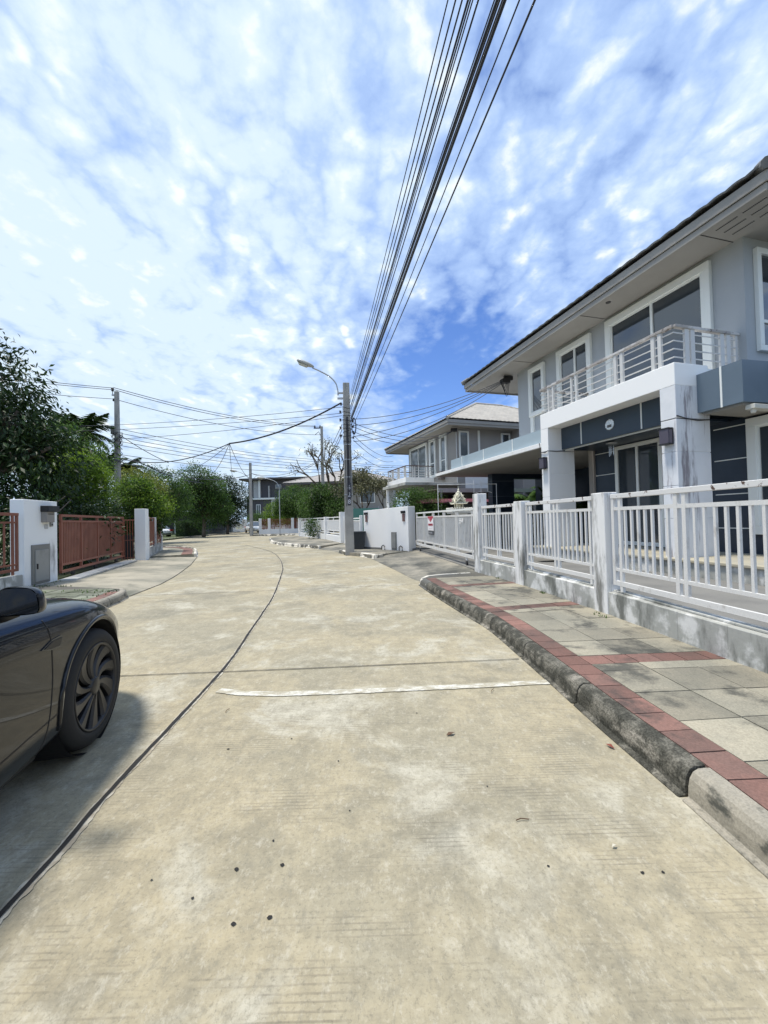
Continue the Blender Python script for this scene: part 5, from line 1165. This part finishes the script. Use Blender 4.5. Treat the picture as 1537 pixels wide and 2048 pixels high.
for k in range(14): mb.tube([(-.3 + .58 * k, -.9, 3.2), (-.3 + .58 * k, -.9, 4.05)], .03, 5)
mb.tube([(-.3, -.9, 4.05), (7.3, -.9, 4.05)], .03, 5); mb.build('balcony_railing', M_frame, B2)
B3 = thing('carport', 'low dark carport roof behind the dark blue fence', 'carport', (-24.5, 52.0, 0), 0)
bx(B3, 'roof', mat('dark_slab', (.07, .07, .075), .7), -1.5, 2.6, -3, 4, 2.75, 2.95); bx(B3, 'back_wall', M_dkwall, -1.4, 2.5, 3.8, 4, .1, 2.75)
for (x, y) in ((-1.3, -2.8), (2.4, -2.8), (2.4, 3.6)): bx(B3, 'post', M_metal, x, x + .12, y, y + .12, .1, 2.75)
B4 = thing('house', 'beige house with a wide pale hip roof seen above the far trees', 'house', (-8.3, 47.5, 0), R(-6))
bx(B4, 'wall', mat('beige_wall', (.33, .31, .27), .85, col2=(.29, .275, .25), scale=.5), -2.2, 8.3, 1.0, 9.8, .1, 6.0)
hip_roof(B4, -.4, 11.0, -3.6, 9.8, 5.95, .33, mat('pinkish_roof_tile', (.34, .315, .29), .8, col2=(.28, .26, .245), scale=2), mat('pinkish_roof_tile', (.47, .44, .42)), pitch=.4, course=.4, step=.12)
bx(B4, 'fascia_board', mat('brown_fascia', (.12, .10, .09), .7), -3.55, 9.75, -.38, 10.95, 5.75, 5.96)
for (x0, x1, z0, z1) in ((-1.6, .2, 2.6, 5.0), (3.2, 4.2, 3.6, 5.4), (5.4, 7.2, 3.4, 5.4)):
    w_ = bx(B4, 'window', M_frame, x0, x1, .92, 1.0, z0, z1); bx(B4, 'glass', M_glass2, x0 + .1, x1 - .1, .88, .92, z0 + .1, z1 - .1).parent = w_
bx(B4, 'ledge', M_white, 3.0, 8.3, .2, 1.0, 2.3, 2.6)
# green mesh screen beside second house
t = thing('shade_screen', 'faded green shade screen behind the utility pole', 'screen', (-1.2, 24.5, .2)); bx(t, 'cloth', mat('green_cloth', (.09, .24, .19), .7), -.7, .9, 0, .03, .2, 1.9)
for x in (-.7, .87): bx(t, 'post', M_metal, x, x + .03, .03, .06, 0, 2.0)

# ---------------------------------------------------------------- white cars
def small_car(label, x, y, rz, name='parked_car', z0=.02):
    t = thing(name, label, 'car', (x, y, z0), rz, 'white cars parked far off')
    M_wp = mat('white_car_paint', (.78, .78, .78), .25, coat=.8)
    # stations: x, half width, z bottom, z shoulder, z top
    st_ = [(-2.25, .70, .42, .70, .74), (-2.15, .80, .25, .80, .86), (-1.6, .85, .22, .90, .98), (-.8, .87, .20, .90, .96), (.6, .87, .20, .88, .93), (1.3, .85, .22, .82, .92), (1.9, .80, .22, .70, .76), (2.2, .66, .35, .56, .60)]
    mb = MB(); v = []; 
    for (a, w, zb, zs, zt) in st_: v += [(a, -w * .9, zb), (a, -w, zb + .18), (a, -w, (zb + zs) / 2 + .05), (a, -w * .95, zs), (a, -w * .6, zt), (a, w * .6, zt), (a, w * .95, zs), (a, w, (zb + zs) / 2 + .05), (a, w, zb + .18), (a, w * .9, zb)]
    n = 10; f = [(i * n + k, i * n + (k + 1) % n, (i + 1) * n + (k + 1) % n, (i + 1) * n + k) for i in range(len(st_) - 1) for k in range(n)] + [tuple(range(n - 1, -1, -1)), tuple(range((len(st_) - 1) * n, len(st_) * n))]
    mb.add(v, f); b = mb.build('body', M_wp, t, smooth=True); sb = b.modifiers.new('s', 'SUBSURF'); sb.levels = 1; sb.render_levels = 1
    mb = MB(); q = [(-1.75, .93, .76), (-1.0, 1.42, .58), (.2, 1.45, .60), (1.15, .93, .74)]; v = []
    for (a, z, w) in q: v += [(a, -w, z), (a, w, z)]
    for (a, w) in ((-1.75, .78), (1.15, .78)): v += [(a, -w, .88), (a, w, .88)]
    mb.add(v, [(0, 2, 3, 1), (2, 4, 5, 3), (4, 6, 7, 5), (0, 8, 10, 6, 4, 2), (1, 3, 5, 7, 11, 9), (8, 0, 1, 9), (10, 11, 7, 6)]); mb.build('windows', M_glass, t)
    mb = MB(); mb.add([(-1.02, -.60, 1.43), (-1.02, .60, 1.43), (.22, .61, 1.465), (.22, -.61, 1.465), (-.9, -.45, 1.485), (-.9, .45, 1.485), (.1, .45, 1.5), (.1, -.45, 1.5)], [(0, 1, 5, 4), (1, 2, 6, 5), (2, 3, 7, 6), (3, 0, 4, 7), (4, 5, 6, 7)]); mb.build('roof', M_wp, t)
    for sg in (-1, 1):
        bx(t, 'tail_light', mat('tail_red', (.45, .01, .015), .3), -2.24, -1.98, sg * .62 - .19, sg * .62 + .19, .70, .86)
        bx(t, 'headlight', mat('lamp_lens', (.55, .56, .5)), 2.0, 2.19, sg * .52 - .14, sg * .52 + .14, .52, .66)
        for a in (-1.35, 1.35):
            mb = MB(); mb.lathe([(0, -.1), (.2, -.1), (.32, -.09), (.32, .09), (.2, .1), (0, .1)], Matrix.Translation((a, sg * .80, .32)) @ Matrix.Rotation(R(90), 4, 'X'), 18); w_ = mb.build('wheel', mat('tyre_black', (.015, .015, .015), .8), t, smooth=False)
            mb = MB(); mb.lathe([(0, -.108), (.19, -.106), (.2, -.1)], Matrix.Translation((a, sg * .80, .32)) @ Matrix.Rotation(R(90) * (1 if sg > 0 else -1), 4, 'X'), 14); mb.build('rim', M_metal, w_)
    bx(t, 'bumper_trim', M_black, -2.27, -2.2, -.5, .5, .38, .46); bx(t, 'number_plate', M_white, -2.275, -2.255, -.22, .22, .52, .62)
    return t
small_car('white saloon parked in the driveway left of the hedge, tail light showing', -24.45, 42.4, R(150))
small_car('white car nosing out behind the far red fence', -17.4, 53.5, R(-60))

# ---------------------------------------------------------------- overhead cables
def cable(A, B, sag, r, label, group, m=M_rubber, n=28, name='overhead_cable', cat='cable'):
    if r < .021 and not group.startswith('cables fanning'): m = mat('wire_grey', (.07, .075, .09), .6)
    A = Vector(A); B = Vector(B); pts = [A.lerp(B, k / n) - Vector((0, 0, 4 * sag * (k / n) * (1 - k / n))) for k in range(n + 1)]
    mb = MB(); mb.tube(pts, r, 6); o = mb.build(name, m, smooth=True); tag(o, label, cat, group); return o
BUN = [((-1.26, 15.95, 6.35), (3.75, -16.0), .010), ((-1.26, 15.95, 6.2), (3.82, -16.0), .012), ((-1.26, 15.95, 6.1), (3.89, -16.0), .012), ((-1.24, 15.95, 5.95), (3.87, -16.0), .015), ((-1.24, 15.95, 5.9), (3.88, -16.0), .011), ((-1.24, 15.95, 5.8), (3.85, -16.0), .009), ((-1.24, 15.95, 5.75), (3.92, -16.0), .012), ((-1.24, 15.95, 5.6), (4.1, -16.0), .009), ((-1.24, 15.95, 5.5), (4.06, -16.0), .018), ((-1.24, 15.95, 5.45), (4.06, -16.0), .011), ((-1.24, 15.95, 5.4), (4.07, -16.0), .016), ((-1.24, 15.95, 5.35), (4.06, -16.0), .020), ((-1.24, 15.95, 5.2), (4.16, -16.0), .009), ((-1.24, 15.95, 5.0), (4.2, -16.0), .012)]
for A, E_, r in BUN:
    cable(A, (E_[0], E_[1], A[2]), .30, r * .62, 'black cable of the bundle rising overhead from the near utility pole', 'cables fanning overhead from the near pole', n=48)
GRS = 'thin service wires strung across the street'
LT, LS = 'upper wire tied to the top of the left concrete pole', 'wires at the top of the left pole'
cable((-16.15, 24, 9.75), (-6.4, 38, 10.45), .45, .020, LT, LS); cable((-16.05, 24, 9.6), (-5.9, 38, 10.35), .55, .020, LT, LS)
cable((-16.15, 24, 9.72), (-27.5, 13, 9.3), .35, .017, LT, LS); cable((-16.05, 24, 9.6), (-27.3, 13, 9.15), .35, .017, LT, LS)
LM, LMG = 'single wire below the top pair on the left pole', 'lower wires of the left pole'
cable((-16.1, 24, 9.05), (-5.9, 38, 9.6), .55, .018, LM, LMG); cable((-16.1, 24, 9.05), (-27.4, 13, 8.5), .35, .015, LM, LMG)
for z0, z1 in ((7.25, 7.2), (7.0, 7.0), (6.75, 6.75), (6.5, 6.5), (6.25, 6.25), (5.7, 6.0)):
    cable((-15.9, 24, z0), (-5.8, 38, z1), .30, .016, 'parallel sagging wire between the left pole and the far pole', 'parallel wires between left and far pole', m=M_rubber)
    cable((-5.7, 38, z1), (11.0, 47, z1 + .6), .5, .016, 'parallel wire running right from the far pole behind the second house', 'parallel wires right of the far pole')
for zA, X, Yv_, z, sg in ((5.95, -30, 24, 8.05, .55), (5.7, -30, 24, 7.6, .45), (5.6, -30, 24, 7.45, .8)):
    cable((-1.6, 16, zA), (X, Yv_, z), sg, .010, 'faint level wire crossing the sky behind the left pole', 'faint level wires on the left')
# black bundle between the near pole and the left pole, and its loose ends
cable((-1.62, 15.95, 6.10), (-7.4, 19.3, 5.25), .28, .036, 'thick black cable bundle hanging left from the near pole', 'thick black cables')
cable((-7.4, 19.3, 5.25), (-15.8, 23.9, 5.45), .55, .024, 'thick black cable continuing to the left pole', 'thick black cables')
cable((-15.8, 23.9, 6.9), (-13.2, 24.6, 5.2), .10, .020, 'short black cable slanting down from the left pole', 'loose black cables')
cable((-14.6, 23.5, 5.25), (-17.3, 38.5, 5.3), .3, .034, 'black cable slanting down from the left pole into the far round tree', 'loose black cables')
for k in range(4): cable((-7.4, 19.3, 5.25), (-14.4 + 1.1 * k, 27.5 + 2.5 * k, 4.9 + .2 * k), .35 + .16 * k, .013, 'loose thin cable drooping from the thick black bundle', 'loose drooping cables')
for zA, zB, sg in ((5.25, 7.25, .2), (5.05, 6.9, .35), (4.85, 6.4, .3)):
    cable((-1.6, 16, zA), (-5.8, 38, zB), sg, .012, GRS, GRS)
for zB, sg in ((5.1, 1.0), (4.7, .8)):
    cable((-13.7, 41.4, 6.4), (-15.9, 24, zB + .6), sg, .018, 'wire from the junction pole towards the left pole', 'junction pole wires'); cable((-13.7, 41.4, 6.5), (-5.8, 38, 7.6 - .3 * sg), sg, .020, 'wire from the junction pole towards the far pole', 'junction pole wires')
hb_ = local_thing(H1, 1.25, 7.35, 6.4)
for k, (zA, sg) in enumerate(((5.45, .30), (5.2, .35), (4.75, .30), (4.55, .45))):
    cable((-1.15, 16, zA), hb_ + Vector((0, 0, -.03 * k)), sg, .012, 'service wire rising from the near pole to the eave of the near house', 'service wires to the near house')
h2_ = local_thing(H2, -.3, -.2, 6.4)
for zA, sg in ((5.3, .5), (5.15, .6), (4.95, .65)):
    cable((-1.15, 16, zA), h2_ + Vector((0, 0, -.05 * sg)), sg, .012, 'service wire sagging from the near pole to the second house', 'service wires to the second house')
for zA, zb in ((4.8, 5.6), (4.6, 5.2), (4.2, 4.8)):
    cable((-1.15, 16, zA), local_thing(H2, -.9, 8.0, zb + .6), .35, .011, 'wire passing behind the second house eave', 'wires behind the second house')
bk = thing('cable_bracket', 'dark cable bracket on the corner under the second house eave', 'cable bracket', h2_); mb = MB(); mb.box(-.15, .2, -.1, .1, -.08, .1); mb.build('bracket', M_black, bk)
# ---------------------------------------------------------------- the near dark car (x forward, y left, origin on the ground below the right front wheel)
M_cp = bpy.data.materials.new('graphite_paint'); M_cp.use_nodes = True; b_ = M_cp.node_tree.nodes['Principled BSDF']
b_.inputs['Base Color'].default_value = (.005, .0065, .010, 1); b_.inputs['Metallic'].default_value = 0; b_.inputs['Specular IOR Level'].default_value = .12; b_.inputs['Roughness'].default_value = .30; b_.inputs['Coat Weight'].default_value = .75; b_.inputs['Coat Roughness'].default_value = .02
M_trim = mat('satin_black_trim', (.012, .012, .013), .45)
M_tyre = mat('tyre_black', (.018, .018, .018), .8)
M_rim = mat('graphite_rim', (.032, .032, .034), .36, metal=.5)
M_cglass = mat('car_glass', (.008, .010, .012), .02, spec=1.0, coat=1)
CAR = thing('parked_car', 'dark graphite electric hatchback standing close to the camera at the left edge', 'car', (-1.845, 2.60, .015), 0)
hd = R(-11.8)      # heading, measured from +Y
CAR.rotation_euler = (0, 0, math.pi / 2 - hd)
WO = .0            # outer wheel face lies at y = 0; body side at y = +.02 .. ; car centre line at y = CW
CW = .96
# half sections: station x, half width at sill, at belly, at shoulder; heights: sill, belly, shoulder, hood edge(y frac), top
ST = [  # x, wmax, zb, zsh, ztop, crown half width, zcenter
    (.93, .44, .34, .48, .53, .30, .55), (.88, .62, .27, .55, .60, .40, .62), (.74, .77, .22, .63, .675, .52, .70), (.50, .87, .20, .735, .785, .58, .81), (.25, .93, .20, .83, .875, .62, .885),
    (.0, .955, .20, .90, .945, .64, .94), (-.25, .957, .20, .915, .965, .65, .965), (-.50, .95, .19, .925, .985, .66, .99), (-.80, .945, .18, .935, 1.005, .67, 1.01), (-1.3, .945, .18, .955, 1.02, .70, 1.02), (-1.9, .95, .18, .975, 1.035, .70, 1.03),
    (-2.5, .96, .19, 1.00, 1.06, .70, 1.06), (-2.95, .965, .22, 1.03, 1.09, .68, 1.10), (-3.35, .94, .26, 1.05, 1.12, .62, 1.14), (-3.7, .86, .34, 1.02, 1.09, .52, 1.12), (-3.86, .72, .45, .92, 1.0, .42, 1.03)]
def section(s):
    x, w, zb, zs, zt, cw, zc = s; h = zs - zb
    half = [(.0, zb), (w * .55, zb), (w - .10, zb + .005), (w - .035, zb + .05), (w - .012, zb + h * .22), (w - .010, zb + h * .45), (w - .012, zb + h * .68), (w - .004, zb + h * .84), (w - .035, zs - .0), (w - .13, zt - .012), (cw, zt + .008), (cw * .5, zc + .012), (0, zc + .015)]
    return half
v = []; n = 0; secs = [section(s) for s in ST]
for s, sec in zip(ST, secs):
    ringp = [(s[0], CW - y, z) for (y, z) in sec] + [(s[0], CW + y, z) for (y, z) in reversed(sec[1:-1])]; n = len(ringp); v += ringp
f = [(i * n + k, (i + 1) * n + k, (i + 1) * n + (k + 1) % n, i * n + (k + 1) % n) for i in range(len(ST) - 1) for k in range(n)] + [tuple(range(n)), tuple(range(len(ST) * n - 1, (len(ST) - 1) * n - 1, -1))]
mb = MB(); mb.add(v, f); body = mb.build('body', M_cp, CAR, smooth=True)
bm = bmesh.new(); bm.from_mesh(body.data); bmesh.ops.recalc_face_normals(bm, faces=bm.faces[:]); bm.to_mesh(body.data); bm.free()
sb = body.modifiers.new('smooth', 'SUBSURF'); sb.levels = 3; sb.render_levels = 3
WX = (0.0, -2.89); RW = .362
cut = []
for wx in WX:
    for side in (0, 1):
        mb = MB(); yc = (-.06, .30) if side == 0 else (2 * CW - .30, 2 * CW + .06)
        k_ = 48; ring_ = [(wx + .402 * math.cos(2 * math.pi * i / k_), .375 + .402 * math.sin(2 * math.pi * i / k_)) for i in range(k_)]
        mb.add([(x, yc[0], z) for x, z in ring_] + [(x, yc[1], z) for x, z in ring_], [tuple(range(k_)), tuple(range(2 * k_ - 1, k_ - 1, -1))] + [(i, k_ + i, k_ + (i + 1) % k_, (i + 1) % k_) for i in range(k_)])
        o = mb.build('cutter', M_trim, CAR); bm = bmesh.new(); bm.from_mesh(o.data); bmesh.ops.recalc_face_normals(bm, faces=bm.faces[:]); bm.to_mesh(o.data); bm.free(); cut.append(o)
        b = body.modifiers.new('arch', 'BOOLEAN'); b.operation = 'DIFFERENCE'; b.object = o; b.solver = 'EXACT'; b.material_mode = 'TRANSFER' if hasattr(b, 'material_mode') else b.material_mode
bpy.context.view_layer.update()
dg = bpy.context.evaluated_depsgraph_get(); me = bpy.data.meshes.new_from_object(body.evaluated_get(dg)); body.modifiers.clear(); body.data = me
for o in cut: bpy.data.objects.remove(o)
me.materials.clear(); me.materials.append(M_cp); me.materials.append(M_trim)
for p in me.polygons:
    p.use_smooth = True; c = p.center; p.material_index = 0
    for wx in WX:
        d_ = math.hypot(c.x - wx, c.z - .375)
        inner = (.02 < c.y < .32) or (2 * CW - .32 < c.y < 2 * CW - .02)
        if inner and (abs(d_ - .402) < .012 and abs(p.normal.y) < .6 or (d_ < .40 and abs(p.normal.y) > .8 and c.z > .15)): p.material_index = 1
body.name = 'body'
try:
    me.set_sharp_from_angle(angle=R(38))
except Exception: pass
# surface lines traced on the right flank by ray casting
bm = bmesh.new(); bm.from_mesh(me); bvh = bvhtree.BVHTree.FromBMesh(bm); bm.free()
def side_pt(x, z, left=False, off=.0015):
    o = Vector((x, -1.0 if not left else 3.2, z)); h = bvh.ray_cast(o, Vector((0, 1 if not left else -1, 0)))
    return None if h[0] is None else h[0] + h[1] * off
def seamline(pts, r=.0035, m=M_trim, name='panel_gap', parent=None, both=True):
    for left in ((False, True) if both else (False,)):
        P = smooth_line([Vector((a, b, 0)) for a, b in pts], 8); Q = [side_pt(p.x, p.y, left, .0) for p in P]; Q = [q for q in Q if q]
        if len(Q) > 2: mb = MB(); mb.tube(Q, r, 6); mb.build(name, m, parent or CAR, smooth=True)
def top_pt(x, y):
    h = bvh.ray_cast(Vector((x, y, 3)), Vector((0, 0, -1))); return h[0]
seamline([(-.52, .905), (-.50, .80), (-.485, .62), (-.50, .45), (-.53, .30), (-.56, .235)], name='door_gap')
seamline([(-1.62, .95), (-1.63, .6), (-1.66, .235)], name='door_gap')
seamline([(-2.55, .96), (-2.52, .72), (-2.42, .5), (-2.44, .26)], name='door_gap')
# hood shut line over the fender
for sg in (-1, 1):
    Q = []
    for (x, dy) in [(.72, .50), (.5, .60), (.25, .68), (0, .735), (-.25, .765), (-.5, .775), (-.66, .76)]:
        q = top_pt(x, CW + sg * dy)
        if q: Q.append(q)
    mb = MB(); mb.tube(smooth_line(Q, 4), .004, 6); mb.build('hood_gap', M_trim, CAR, smooth=True)
# arch lips
for wx in WX:
    for left in (False, True):
        Q = []
        for i in range(41):
            a = R(-12) + (math.pi + R(24)) * i / 40; q = side_pt(wx + .420 * math.cos(a), .375 + .420 * math.sin(a), left, .0)
            if q: Q.append(q)
        mb = MB(); mb.tube(Q, [.013] * len(Q), 8); mb.build('arch_lip', M_cp, CAR, smooth=True)
        # wheel housing
        mb = MB(); sgn = 1 if not left else -1; y0 = .05 if not left else 2 * CW - .05
        mb.lathe([(.400, 0), (.400, .27), (0, .27)], Matrix.Translation((wx, y0, .375)) @ Matrix.Rotation(R(-90 * sgn), 4, 'X'), 40); mb.build('wheel_housing', mat('void_black', (.004, .004, .004), .95), CAR)
# sills
for y0, y1 in ((.035, .20), (2 * CW - .20, 2 * CW - .035)):
    mb = MB(); mb.box(-2.42, -.46, y0 + (.07 if y0 < 1 else -.07), y1 + (.07 if y0 < 1 else -.07), .17, .26); mb.build('sill', M_trim, CAR, bev=.02)
# side repeater camera
def flank_plate(poly, off0, off1, name, m, par=None):
    mb = MB(); a = [side_pt(x, z, False, off0) for x, z in poly]; b = [side_pt(x, z, False, off1) for x, z in poly]; n = len(poly); 
    mb.add(a + b, [tuple(range(n)), tuple(range(2 * n - 1, n - 1, -1))] + [(i, (i + 1) % n, n + (i + 1) % n, n + i) for i in range(n)]); return mb.build(name, m, par or CAR)
rp = flank_plate([(-.585, .765), (-.52, .745), (-.43, .738), (-.40, .79), (-.42, .80), (-.50, .795)], -.004, .006, 'side_repeater', mat('chrome_rim', (.09, .095, .10), .25, metal=.8))
flank_plate([(-.565, .765), (-.52, .752), (-.44, .748), (-.418, .787), (-.50, .787)], .006, .010, 'repeater_lens', M_trim, rp)
# cabin
gl = MB(); cwy = CW
def X3(x, dy, z): return (x, CW + dy, z)
q = [(-.58, .985, .76), (-1.05, 1.32, .68), (-1.45, 1.53, .60), (-1.9, 1.61, .575), (-2.5, 1.60, .56), (-3.0, 1.50, .55), (-3.45, 1.33, .53), (-3.78, 1.08, .56)]
base = [(-.58, .985, .80), (-1.05, 1.0, .86), (-1.45, 1.01, .88), (-1.9, 1.02, .885), (-2.5, 1.04, .88), (-3.0, 1.07, .84), (-3.45, 1.10, .74), (-3.78, 1.06, .58)]
v = []
for (a, z, w), (a2, z2, w2) in zip(q, base): v += [X3(a, -w2, z2 - .03), X3(a, -w, z), X3(a, -w * .55, z + .028), X3(a, 0, z + .036), X3(a, w * .55, z + .028), X3(a, w, z), X3(a, w2, z2 - .03)]
n = 7; f = [(i * n + k, i * n + k + 1, (i + 1) * n + k + 1, (i + 1) * n + k) for i in range(len(q) - 1) for k in range(n - 1)]
gl.add(v, f); g_ = gl.build('windows', M_cglass, CAR, smooth=True); s_ = g_.modifiers.new('s', 'SUBSURF'); s_.levels = 2; s_.render_levels = 2
for sg in (-1, 1):
    mb = MB(); P = [X3(a, sg * (w + .004), z + .008) for a, z, w in q]; mb.tube(smooth_line([Vector(p) for p in P], 5), .022, 8); mb.build('roof_rail', M_cp, CAR, smooth=True)
    mb = MB(); P = [X3(a, sg * (w + .008), z - .012) for a, z, w in base]; mb.tube(smooth_line([Vector(p) for p in P], 5), .012, 6); mb.build('belt_trim', M_trim, CAR, smooth=True)
    for (xa, xb) in ((-1.72, -1.80), (-2.75, -2.70)):
        mb = MB(); za = 1.02; mb.tube([X3(xa, sg * .885, 1.0), X3((xa + xb) / 2, sg * .76, 1.32), X3(xb, sg * .60, 1.58)], .03, 6); mb.build('pillar', M_trim, CAR)
# mirrors
for sg in (-1, 1):
    mb = MB(); v = []; X0 = -.90
    prof = [(-.125, -.085), (-.130, .05), (-.112, .080), (-.02, .086), (.07, .078), (.115, .04), (.130, -.055), (.118, -.085), (-.02, -.088), (-.115, -.090)]
    for (dx, sc, dz) in ((0.0, 1.0, 0), (.035, 1.06, .0), (.09, .98, -.002), (.145, .72, -.008), (.175, .35, -.012)):
        for (y, z) in prof: v.append((X0 + dx * .62, CW + sg * 1.035 + sg * y * sc * .62, 1.070 + z * sc * .72 + dz))
    n = len(prof); f = [(i * n + k, i * n + (k + 1) % n, (i + 1) * n + (k + 1) % n, (i + 1) * n + k) for i in range(4) for k in range(n)] + [tuple(range(4 * n, 5 * n))]
    mb.add(v, f); mr = mb.build('mirror', M_cp, CAR, smooth=True); s_ = mr.modifiers.new('s', 'SUBSURF'); s_.levels = 2; s_.render_levels = 2
    mb = MB(); v = [(X0 - .002, CW + sg * 1.035 + sg * y * .575, 1.070 + z * .655) for (y, z) in prof]; mb.add(v + [(X0 + .01, a[1], a[2]) for a in v], [tuple(range(n))] + [(i, (i + 1) % n, n + (i + 1) % n, n + i) for i in range(n)])
    mb.build('mirror_glass', mat('mirror_glass', (.02, .022, .025), .03, spec=1, coat=1), mr, smooth=False)
    mb = MB(); mb.tube([(X0 + .05, CW + sg * .99, 1.02), (X0 + .07, CW + sg * .93, .995), (X0 + .09, CW + sg * .84, .985)], [.032, .03, .035], 8); mb.build('mirror_arm', M_trim, mr, smooth=True)
# wheels
def wheel(wx, side):
    y0 = .0 if side == 0 else 2 * CW; sg = 1 if side == 0 else -1
    M = Matrix.Translation((wx, y0 + sg * .025, .362)) @ Matrix.Rotation(R(-90 * sg), 4, 'X')      # local z points into the car
    mb = MB(); mb.lathe([(.262, .010), (.275, .000), (.30, -.004), (.332, .006), (.352, .028), (.3605, .06), (.362, .12), (.3605, .19), (.35, .235), (.30, .25), (.262, .24)], M, 72); t = mb.build('wheel', M_tyre, CAR, smooth=True)
    for gy in (.075, .11, .15, .185):
        mb = MB(); mb.lathe([(.3628, gy - .004), (.3585, gy), (.3628, gy + .004)], M, 48); mb.build('tread_groove', M_trim, t, smooth=True)
    mb = MB(); mb.lathe([(.262, .010), (.268, .002), (.262, -.002), (.252, .004), (.247, .018), (.245, .06), (.243, .2)], M, 72); rim = mb.build('rim', M_rim, t, smooth=True)
    mb = MB(); mb.lathe([(0, .075), (.15, .08), (.243, .10)], M, 32); mb.build('brake_shade', mat('void_black', (.004, .004, .004)), rim)
    mb = MB(); mb.lathe([(0, .004), (.045, .006), (.058, .014), (.062, .04), (.06, .07)], M, 32); mb.build('hub_cap', M_rim, rim, smooth=True)
    for k in range(10):
        a0 = 2 * math.pi * k / 10; mb = MB(); v = []; nn_ = 10; wide = (k % 2 == 0)
        for i in range(nn_ + 1):
            r = .05 + (.250 - .05) * i / nn_; u = i / nn_; w = (.016 + .050 * u ** 1.25) if wide else (.013 + .041 * u ** 1.3); tw = a0 + .42 * u ** 1.2; zc = .012 + .012 * (1 - u) * u * 4 - .004 * u
            for (o_, dz) in ((-w, .014), (-w * .62, .002), (w * .5, -.001), (w, .010)):
                ca, sa = math.cos(tw), math.sin(tw); v.append(M @ Vector((r * ca - o_ * sa, r * sa + o_ * ca, zc + dz)))
            for (o_, dz) in ((w, .034), (-w, .034)): ca, sa = math.cos(tw), math.sin(tw); v.append(M @ Vector((r * ca - o_ * sa, r * sa + o_ * ca, zc + dz)))
        f = [(i * 6 + j, i * 6 + (j + 1) % 6, (i + 1) * 6 + (j + 1) % 6, (i + 1) * 6 + j) for i in range(nn_) for j in range(6)]
        mb.add(v, f); mb.build('spoke', M_rim, rim, smooth=False)
    return t
for wx in WX:
    for side in (0, 1): wheel(wx, side)
# lights
for sg in (-1, 1):
    mb = MB(); P = []
    for (x, dy) in ((.86, .38), (.80, .50), (.70, .60), (.60, .66)):
        h = bvh.ray_cast(Vector((x, CW + sg * dy, 3)), Vector((0, 0, -1))); 
        if h[0]: P.append(h[0] + Vector((.0, 0, -.022)))
    if len(P) > 2: mb.tube(smooth_line(P, 5), [.03] * ((len(P) - 1) * 5 + 1), 8); mb.build('headlight', M_cglass, CAR, smooth=True)
    mb = MB(); mb.tube([X3(-3.80, sg * .40, .98), X3(-3.72, sg * .66, .99), X3(-3.55, sg * .84, 1.0)], .035, 8); mb.build('tail_light', mat('tail_red', (.45, .01, .015)), CAR, smooth=True)

# ---------------------------------------------------------------- clean-up: nothing stray, sharp normals
for o in list(bpy.data.objects):
    if o.users_collection == (): bpy.data.objects.remove(o)
